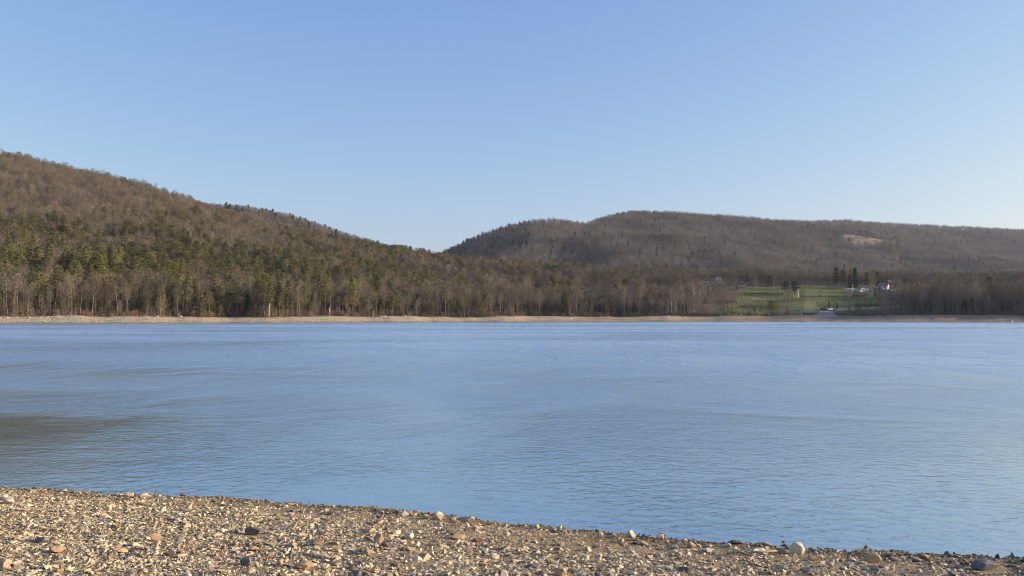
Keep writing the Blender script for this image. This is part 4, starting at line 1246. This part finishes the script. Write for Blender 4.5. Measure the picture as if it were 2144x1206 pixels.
# ------------------------------------------------------------------ stones of the near beach
def stone_mat(name, stops, grain=30.0):
    m, n, l, b = new_mat(name)
    oi = n.new("ShaderNodeObjectInfo"); r = ramp(n, stops); l.new(oi.outputs["Random"], r.inputs[0])
    g = n.new("ShaderNodeNewGeometry")
    t = n.new("ShaderNodeTexNoise"); t.inputs["Scale"].default_value = grain; t.inputs["Detail"].default_value = 8; t.inputs["Roughness"].default_value = 0.65
    l.new(g.outputs["Position"], t.inputs["Vector"])
    mr = n.new("ShaderNodeMapRange"); mr.inputs["From Min"].default_value = 0.3; mr.inputs["From Max"].default_value = 0.7; mr.inputs["To Min"].default_value = 0.65; mr.inputs["To Max"].default_value = 1.2
    l.new(t.outputs["Fac"], mr.inputs["Value"])
    s = n.new("ShaderNodeVectorMath"); s.operation = 'SCALE'; l.new(r.outputs[0], s.inputs[0]); l.new(mr.outputs[0], s.inputs["Scale"])
    sz = n.new("ShaderNodeSeparateXYZ"); l.new(g.outputs["Position"], sz.inputs[0])
    wt = n.new("ShaderNodeMapRange"); wt.inputs["From Min"].default_value = 0.015; wt.inputs["From Max"].default_value = 0.115; wt.inputs["To Min"].default_value = 0.30; wt.inputs["To Max"].default_value = 1.0
    l.new(sz.outputs["Z"], wt.inputs["Value"])
    s2 = n.new("ShaderNodeVectorMath"); s2.operation = 'SCALE'; l.new(s.outputs[0], s2.inputs[0]); l.new(wt.outputs[0], s2.inputs["Scale"])
    l.new(s2.outputs[0], b.inputs["Base Color"]); b.inputs["Roughness"].default_value = 0.85; b.inputs["Specular IOR Level"].default_value = 0.25
    bp = n.new("ShaderNodeBump"); bp.inputs["Strength"].default_value = 0.5; bp.inputs["Distance"].default_value = 0.006
    l.new(t.outputs["Fac"], bp.inputs["Height"]); l.new(bp.outputs[0], b.inputs["Normal"])
    return m
SM = {
    'tan': stone_mat("tan_stone", [(0, (0.36, 0.27, 0.165)), (0.5, (0.45, 0.35, 0.23)), (1, (0.32, 0.235, 0.14))]),
    'pale': stone_mat("pale_stone", [(0, (0.55, 0.47, 0.335)), (0.5, (0.62, 0.54, 0.40)), (1, (0.50, 0.43, 0.31))]),
    'grey': stone_mat("grey_stone", [(0, (0.16, 0.155, 0.15)), (0.5, (0.22, 0.21, 0.20)), (1, (0.12, 0.12, 0.125))]),
    'dark': stone_mat("dark_grey_stone", [(0, (0.12, 0.118, 0.115)), (1, (0.16, 0.155, 0.15))]),
    'rust': stone_mat("rusty_stone", [(0, (0.38, 0.26, 0.155)), (0.5, (0.43, 0.29, 0.175)), (1, (0.34, 0.245, 0.16))]),
    'brown': stone_mat("brown_stone", [(0, (0.20, 0.14, 0.085)), (1, (0.26, 0.19, 0.12))]),
    'mix': stone_mat("mixed_gravel", [(0, (0.38, 0.30, 0.175)), (0.2, (0.58, 0.49, 0.32)), (0.38, (0.25, 0.195, 0.12)), (0.5, (0.66, 0.575, 0.40)), (0.62, (0.20, 0.155, 0.105)), (0.74, (0.48, 0.375, 0.225)), (0.86, (0.66, 0.59, 0.45)), (0.94, (0.14, 0.112, 0.08)), (1, (0.42, 0.31, 0.185))]),
}

def near_hit(px, py):
    """ground point of the near beach seen at that photo pixel"""
    d = Vector(((px - 1072) / F, 1.0, (HZ - py) / F))
    best = None
    for k in range(400):
        Y = 4.0 + k * 0.03
        X = d.x * Y; zr = CAM_Z + d.z * Y
        if zr <= float(near_z(X, Y)):
            return X, Y, float(near_z(X, Y))
    return d.x * 12, 12.0, 0.0

special = [
 # px, py (foot), width, height in photo pixels, kind, roundness, label
 (10,1044,24,13,'pale',0,"pale wedge stone cut by the left border near the water"),
 (23,1053,27,16,'pale',0,"large pale tilted stone just below the left waterline end"),
 (332,1130,25,18,'rust',0,"upright ribbed orange-tan block casting a long shadow"),
 (14,1186,32,22,'tan',1,"big smooth tan rock at the left border of the gravel"),
 (530,1118,36,19,'dark',0,"dark grey block with paler top, alone on the left gravel"),
 (520,1180,30,17,'grey',0,"blue-grey jagged stone below the dark grey block"),
 (305,1041,28,11,'pale',0,"broad pale slab on the waterline, left part of the beach"),
 (272,1039,25,9,'tan',0,"long tan slab on the waterline left of the broad pale slab"),
 (138,1028,15,7,'pale',0,"small pale stone on the waterline near the left end"),
 (396,1206,25,14,'pale',1,"pale rounded stone at the bottom edge, left of centre"),
 (276,1201,24,11,'tan',1,"smooth tan cobble at the bottom edge on the left"),
 (125,1154,36,13,'rust',0,"reddish tan splintered slab on the left gravel"),
 (363,1159,32,9,'brown',0,"long tilted brown shard right of the reddish slab"),
 (91,1133,36,9,'dark',0,"low dark grey slab on the left gravel"),
 (637,1187,46,15,'rust',1,"flat oval orange-tan cobble, smoothest on the beach"),
 (795,1133,23,20,'rust',0,"triangular rust-coloured stone with shaded left face"),
 (858,1127,21,15,'pale',0,"pale pyramid-shaped stone right of the rusty triangle"),
 (957,1127,36,12,'tan',0,"long tan block with dark left half in mid beach"),
 (848,1081,19,14,'pale',0,"pale cube-like block near the waterline's middle"),
 (918,1086,26,17,'pale',0,"tilted pale slab jutting at the waterline's middle"),
 (985,1090,24,11,'pale',0,"long cream block right of the tilted pale slab"),
 (951,1088,13,9,'pale',0,"small cream stone between the tilted slab and long block"),
 (1062,1119,15,9,'pale',0,"small cream brick-shaped stone on open silt"),
 (771,1112,32,10,'tan',0,"wide flat tan slab above the rusty triangle"),
 (748,1204,24,17,'dark',1,"dark round cobble at the bottom of the beach"),
 (876,1177,20,14,'pale',0,"pale blocky stone beside a thin dry twig"),
 (772,1157,26,12,'tan',0,"tan stone with dark hollow below the rusty triangle"),
 (591,1179,19,14,'tan',0,"pointed tan stone left of the flat oval cobble"),
 (1036,1165,24,9,'pale',0,"cream-white flat stone on the central gravel"),
 (1001,1132,26,8,'brown',0,"dark brown flat stone right of the long tan block"),
 (1320,1123,20,16,'pale',1,"rounded bright cream stone standing by the waterline"),
 (1381,1127,18,12,'pale',0,"cream block right of the rounded bright stone"),
 (1442,1144,25,12,'tan',0,"tan block with pale rounded right end"),
 (1431,1133,13,8,'pale',0,"white wedge stone above the tan block"),
 (1251,1173,17,17,'tan',0,"upright tan triangular stone on central silt"),
 (1170,1202,36,18,'rust',0,"pinkish orange slab at the bottom middle"),
 (1537,1136,34,7,'dark',0,"low dark brown flat rock on the waterline"),
 (1122,1105,11,10,'pale',0,"small upright cream stone at the waterline"),
 (1485,1172,16,9,'tan',0,"small tan block on the silt right of centre"),
 (1115,1184,38,8,'dark',0,"thin dark slab left of the tan triangle"),
 (1664,1157,31,24,'pale',1,"large cream boulder, brightest on the right beach"),
 (1700,1170,27,15,'tan',0,"tan wedge lying right of the large cream boulder"),
 (1823,1173,35,19,'tan',1,"thick tan slab leaning with dark edge, right beach"),
 (1912,1172,23,11,'grey',0,"grey stone with pale right edge, right beach"),
 (2058,1190,55,18,'dark',1,"largest dark grey flat rock in the right corner"),
 (2080,1165,11,10,'dark',0,"small black pointed stone on the right waterline"),
 (1808,1148,16,10,'tan',0,"tan wedge with dark side on the right waterline"),
 (1638,1138,15,10,'pale',0,"pale stone on the waterline left of the large boulder"),
 (1930,1165,22,8,'tan',0,"flat tan stone above the grey pale-edged stone"),
 (1633,1154,18,11,'tan',0,"tan stone touching the left side of the large boulder"),
 (1683,1193,30,11,'grey',0,"grey slab below the tan wedge, right beach"),
]
placed = []; big = []
for i, (px, py, w, h, kd, rnd, lab) in enumerate(special):
    X, Y, Z = near_hit(px, py)
    k = Y / F
    wd, ht = 1.12 * w * k, 1.12 * h * k
    dims = (wd * 1.05, wd * random.uniform(0.6, 0.85), max(ht * 1.25, wd * 0.22))
    me = rock_mesh("stone", 500 + i, dims, 22 if rnd else 15, 2, 0.05 if rnd else 0.035)
    me.materials.append(SM[kd])
    o = bpy.data.objects.new("stone", me); COL.objects.link(o)
    o.location = (X, Y + dims[1] * 0.3, Z + dims[2] * 0.28)
    o.rotation_euler = (random.uniform(-0.12, 0.12), random.uniform(-0.12, 0.12), random.uniform(-0.3, 0.3))
    tag(o, lab, "stone", "stones of the near beach")
    placed.append((X, Y, wd * 0.7)); big.append((X, Y, wd))
# white boulder at the far right shore
Yb = float(shore(np.array([2118]))[0]) + 1.5
me = rock_mesh("boulder", 77, (1.5, 1.2, 1.2), 36, 1, 0.04); me.materials.append(M['white'])
o = bpy.data.objects.new("boulder", me); COL.objects.link(o); o.location = ((2118 - 1072) / F * Yb, Yb, 0.6)
tag(o, "small white boulder at the water's edge at the far right shore", "boulder")

M['dry_stick'] = simple_mat("dry_stick", (0.36, 0.30, 0.215), 0.85, 0.25, 25)
# twig standing in the gravel and a pale stick
for (px, py, dx, dz, lab) in ((860, 1176, 0.05, 0.11, "thin dry twig standing askew in the gravel by a pale block"), (1590, 1157, 0.15, 0.01, "pale driftwood stick lying on the right beach near the waterline")):
    X, Y, Z = near_hit(px, py)
    o = MB()
    o.tube([(-dx,0,0.01),(-dx*0.2,0.01,0.012 + dz*0.45),(dx,0,0.02 + dz)], [0.007,0.006,0.003] if dz > 0.05 else [0.008,0.011,0.006], 6)
    o.tube([(-dx*0.1,0.01,0.012+dz*0.5),(dx*0.3,0.05,0.03+dz*0.75)], [0.004,0.0015], 4)
    ob = o.build("stick", M['dry_stick'], None, True)
    ob.location = (X, Y, Z + 0.01)
    tag(ob, lab, "stick")

# 240 more stones one can tell apart by kind and place, then the gravel
bank = {}
for kd in ('tan', 'pale', 'grey', 'rust', 'brown'):
    bank[kd] = []
    for i in range(9):
        me = rock_mesh("stone", 900 + i * 7 + hash(kd) % 1 + len(kd) * 31, (1.0, random.uniform(0.55, 0.9), random.uniform(0.25, 0.55)), random.randint(10, 20), 1, 0.03)
        me.materials.append(SM[kd]); bank[kd].append(me)
def zone(px):
    return ["along the left end", "left of the middle", "in the middle", "right of the middle", "towards the right end"][min(4, max(0, int(px / 429)))]
words_ = {'tan': "tan angular", 'pale': "pale cream angular", 'grey': "dark grey", 'rust': "rusty orange-brown", 'brown': "dull brown"}
cnt = 0
tries = 0
while cnt < 235 and tries < 20000:
    tries += 1
    px = random.uniform(-5, 2149)
    e = np.interp(px, [p[0] for p in near_pts], [p[1] for p in near_pts])
    py = random.uniform(e + 1, 1212) if random.random() < 0.75 else random.uniform(e, e + 22)
    X, Y, Z = near_hit(px, py)
    s = random.uniform(0.055, 0.13) * (1 if random.random() < 0.75 else 1.25)
    if any((X - a) ** 2 + (Y - b) ** 2 < (s * 0.6 + c) ** 2 * 0.8 for a, b, c in placed): continue
    kd = random.choices(['tan', 'pale', 'grey', 'rust', 'brown'], [6, 4, 1.2, 0.5, 1.6])[0]
    me = random.choice(bank[kd])
    o = bpy.data.objects.new("stone", me); COL.objects.link(o)
    o.location = (X, Y, Z + s * 0.13)
    o.rotation_euler = (random.uniform(-0.3, 0.3), random.uniform(-0.3, 0.3), random.uniform(0, 6.28))
    o.scale = (s, s * random.uniform(0.8, 1.1), s * random.uniform(0.8, 1.2))
    near = "at the water's edge" if py < e + 24 else ("on the middle of the gravel" if py < e + 75 else "on the gravel nearest the camera")
    lab = "%s stone %s %s" % (words_[kd], near, zone(px))
    tag(o, lab, "stone", "stones of the near beach")
    placed.append((X, Y, s * 0.6)); cnt += 1

def gravel():
    objs = []
    for i in range(14):
        rs = np.random.default_rng(40 + i)
        me = rock_mesh("g", 2000 + i, (1.0, rs.uniform(0.5, 0.9), rs.uniform(0.13, 0.38)), int(rs.integers(8, 13)))
        me.materials.append(SM['mix'])
        objs.append(bpy.data.objects.new("g", me))
    P = np.array([(a, b, c) for a, b, c in big])
    def hidden(X, Y):
        out = np.zeros(len(X), bool)
        for a, b, c in P: out |= ((X - a) ** 2 + ((Y - b - c * 0.1) * 1.2) ** 2) < (c * 0.75) ** 2
        return out
    # visible part of the beach with a wide margin
    def pts(n, lo, hi, power, patch):
        X = rng.uniform(-11.5, 10.5, n); Y = rng.uniform(4.2, 14.5, n)
        d = near_shore(X) - Y
        dens = 0.95 + 0.8 * fbm(X / 0.9, Y / 0.55, 120) * patch
        dens = dens * (0.42 + 0.58 * smooth((d - 0.4 - 0.9 * vnoise(X / 1.7, X * 0, 131)) / 1.3))
        sandy = np.exp(-np.square((d - 1.0) / 0.6)) * (0.5 + 0.5 * vnoise(X / 2.2, X * 0, 130))
        dens = dens - 0.45 * sandy * patch + 0.55 * np.exp(-np.square((d - 0.08) / 0.15))
        dens = np.where(hidden(X, Y), 0, dens)
        k = (d > -0.12) & (rng.random(n) < dens) & (np.abs(X) < 0.72 * Y + 2.0)
        X, Y = X[k], Y[k]
        s = lo + (hi - lo) * rng.random(len(X)) ** power
        return X, Y, s
    a = pts(110000, 0.014, 0.038, 1.2, 0.8); b = pts(170000, 0.032, 0.085, 1.5, 0.9); c = pts(17000, 0.07, 0.13, 1.9, 1.0)
    X = np.concatenate([a[0], b[0], c[0]]); Y = np.concatenate([a[1], b[1], c[1]]); s = np.concatenate([a[2], b[2], c[2]])
    Z = near_z(X, Y) + s * rng.uniform(-0.08, 0.12, len(s))
    n = len(X)
    rot = np.stack([rng.normal(0, 0.42, n), rng.normal(0, 0.42, n), rng.uniform(0, 6.28, n)], -1)
    scl = np.stack([s, s * rng.uniform(0.6, 1.1, n), s * rng.uniform(0.6, 1.4, n)], -1)
    scatter("gravel", "loose tan and grey shale gravel covering the near beach", "gravel", np.stack([X, Y, Z], -1), rot, scl, rng.integers(0, len(objs), n), objs)
    print("gravel", n)
gravel()
def shingle():
    objs = []
    for i in range(6):
        rs = np.random.default_rng(140 + i)
        me = rock_mesh("g", 3000 + i, (1.0, rs.uniform(0.6, 0.9), rs.uniform(0.3, 0.6)), int(rs.integers(9, 14)))
        me.materials.append(SM['mix']); objs.append(bpy.data.objects.new("g", me))
    n = 16000
    px = rng.uniform(-150, 2350, n); t = rng.random(n)
    d = np.where(rng.random(n) < 0.35, rng.uniform(0.2, 3.0, n), t * beach_w(px) * 0.97)
    Y = shore(px) + d + 2; X = (px - 1072) / F * Y
    k = fbm(X / 14, Y / 5, 150) > -0.15
    X, Y, d = X[k], Y[k], d[k]; Z = height(X, Y)
    k = Z > 0.02
    X, Y, Z = X[k], Y[k], Z[k]; n = len(X)
    s = 0.16 + 0.85 * rng.random(n) ** 4
    scatter("shingle", "stones and boulders strewn along the far beach", "shingle", np.stack([X, Y, Z + 0.05 * s], -1), np.stack([rng.normal(0, 0.2, n), rng.normal(0, 0.2, n), rng.uniform(0, 6.28, n)], -1),
            np.stack([s, s, s], -1), rng.integers(0, len(objs), n), objs)
shingle()
print("trees", len(W['X']), "objects", len(scene.objects))
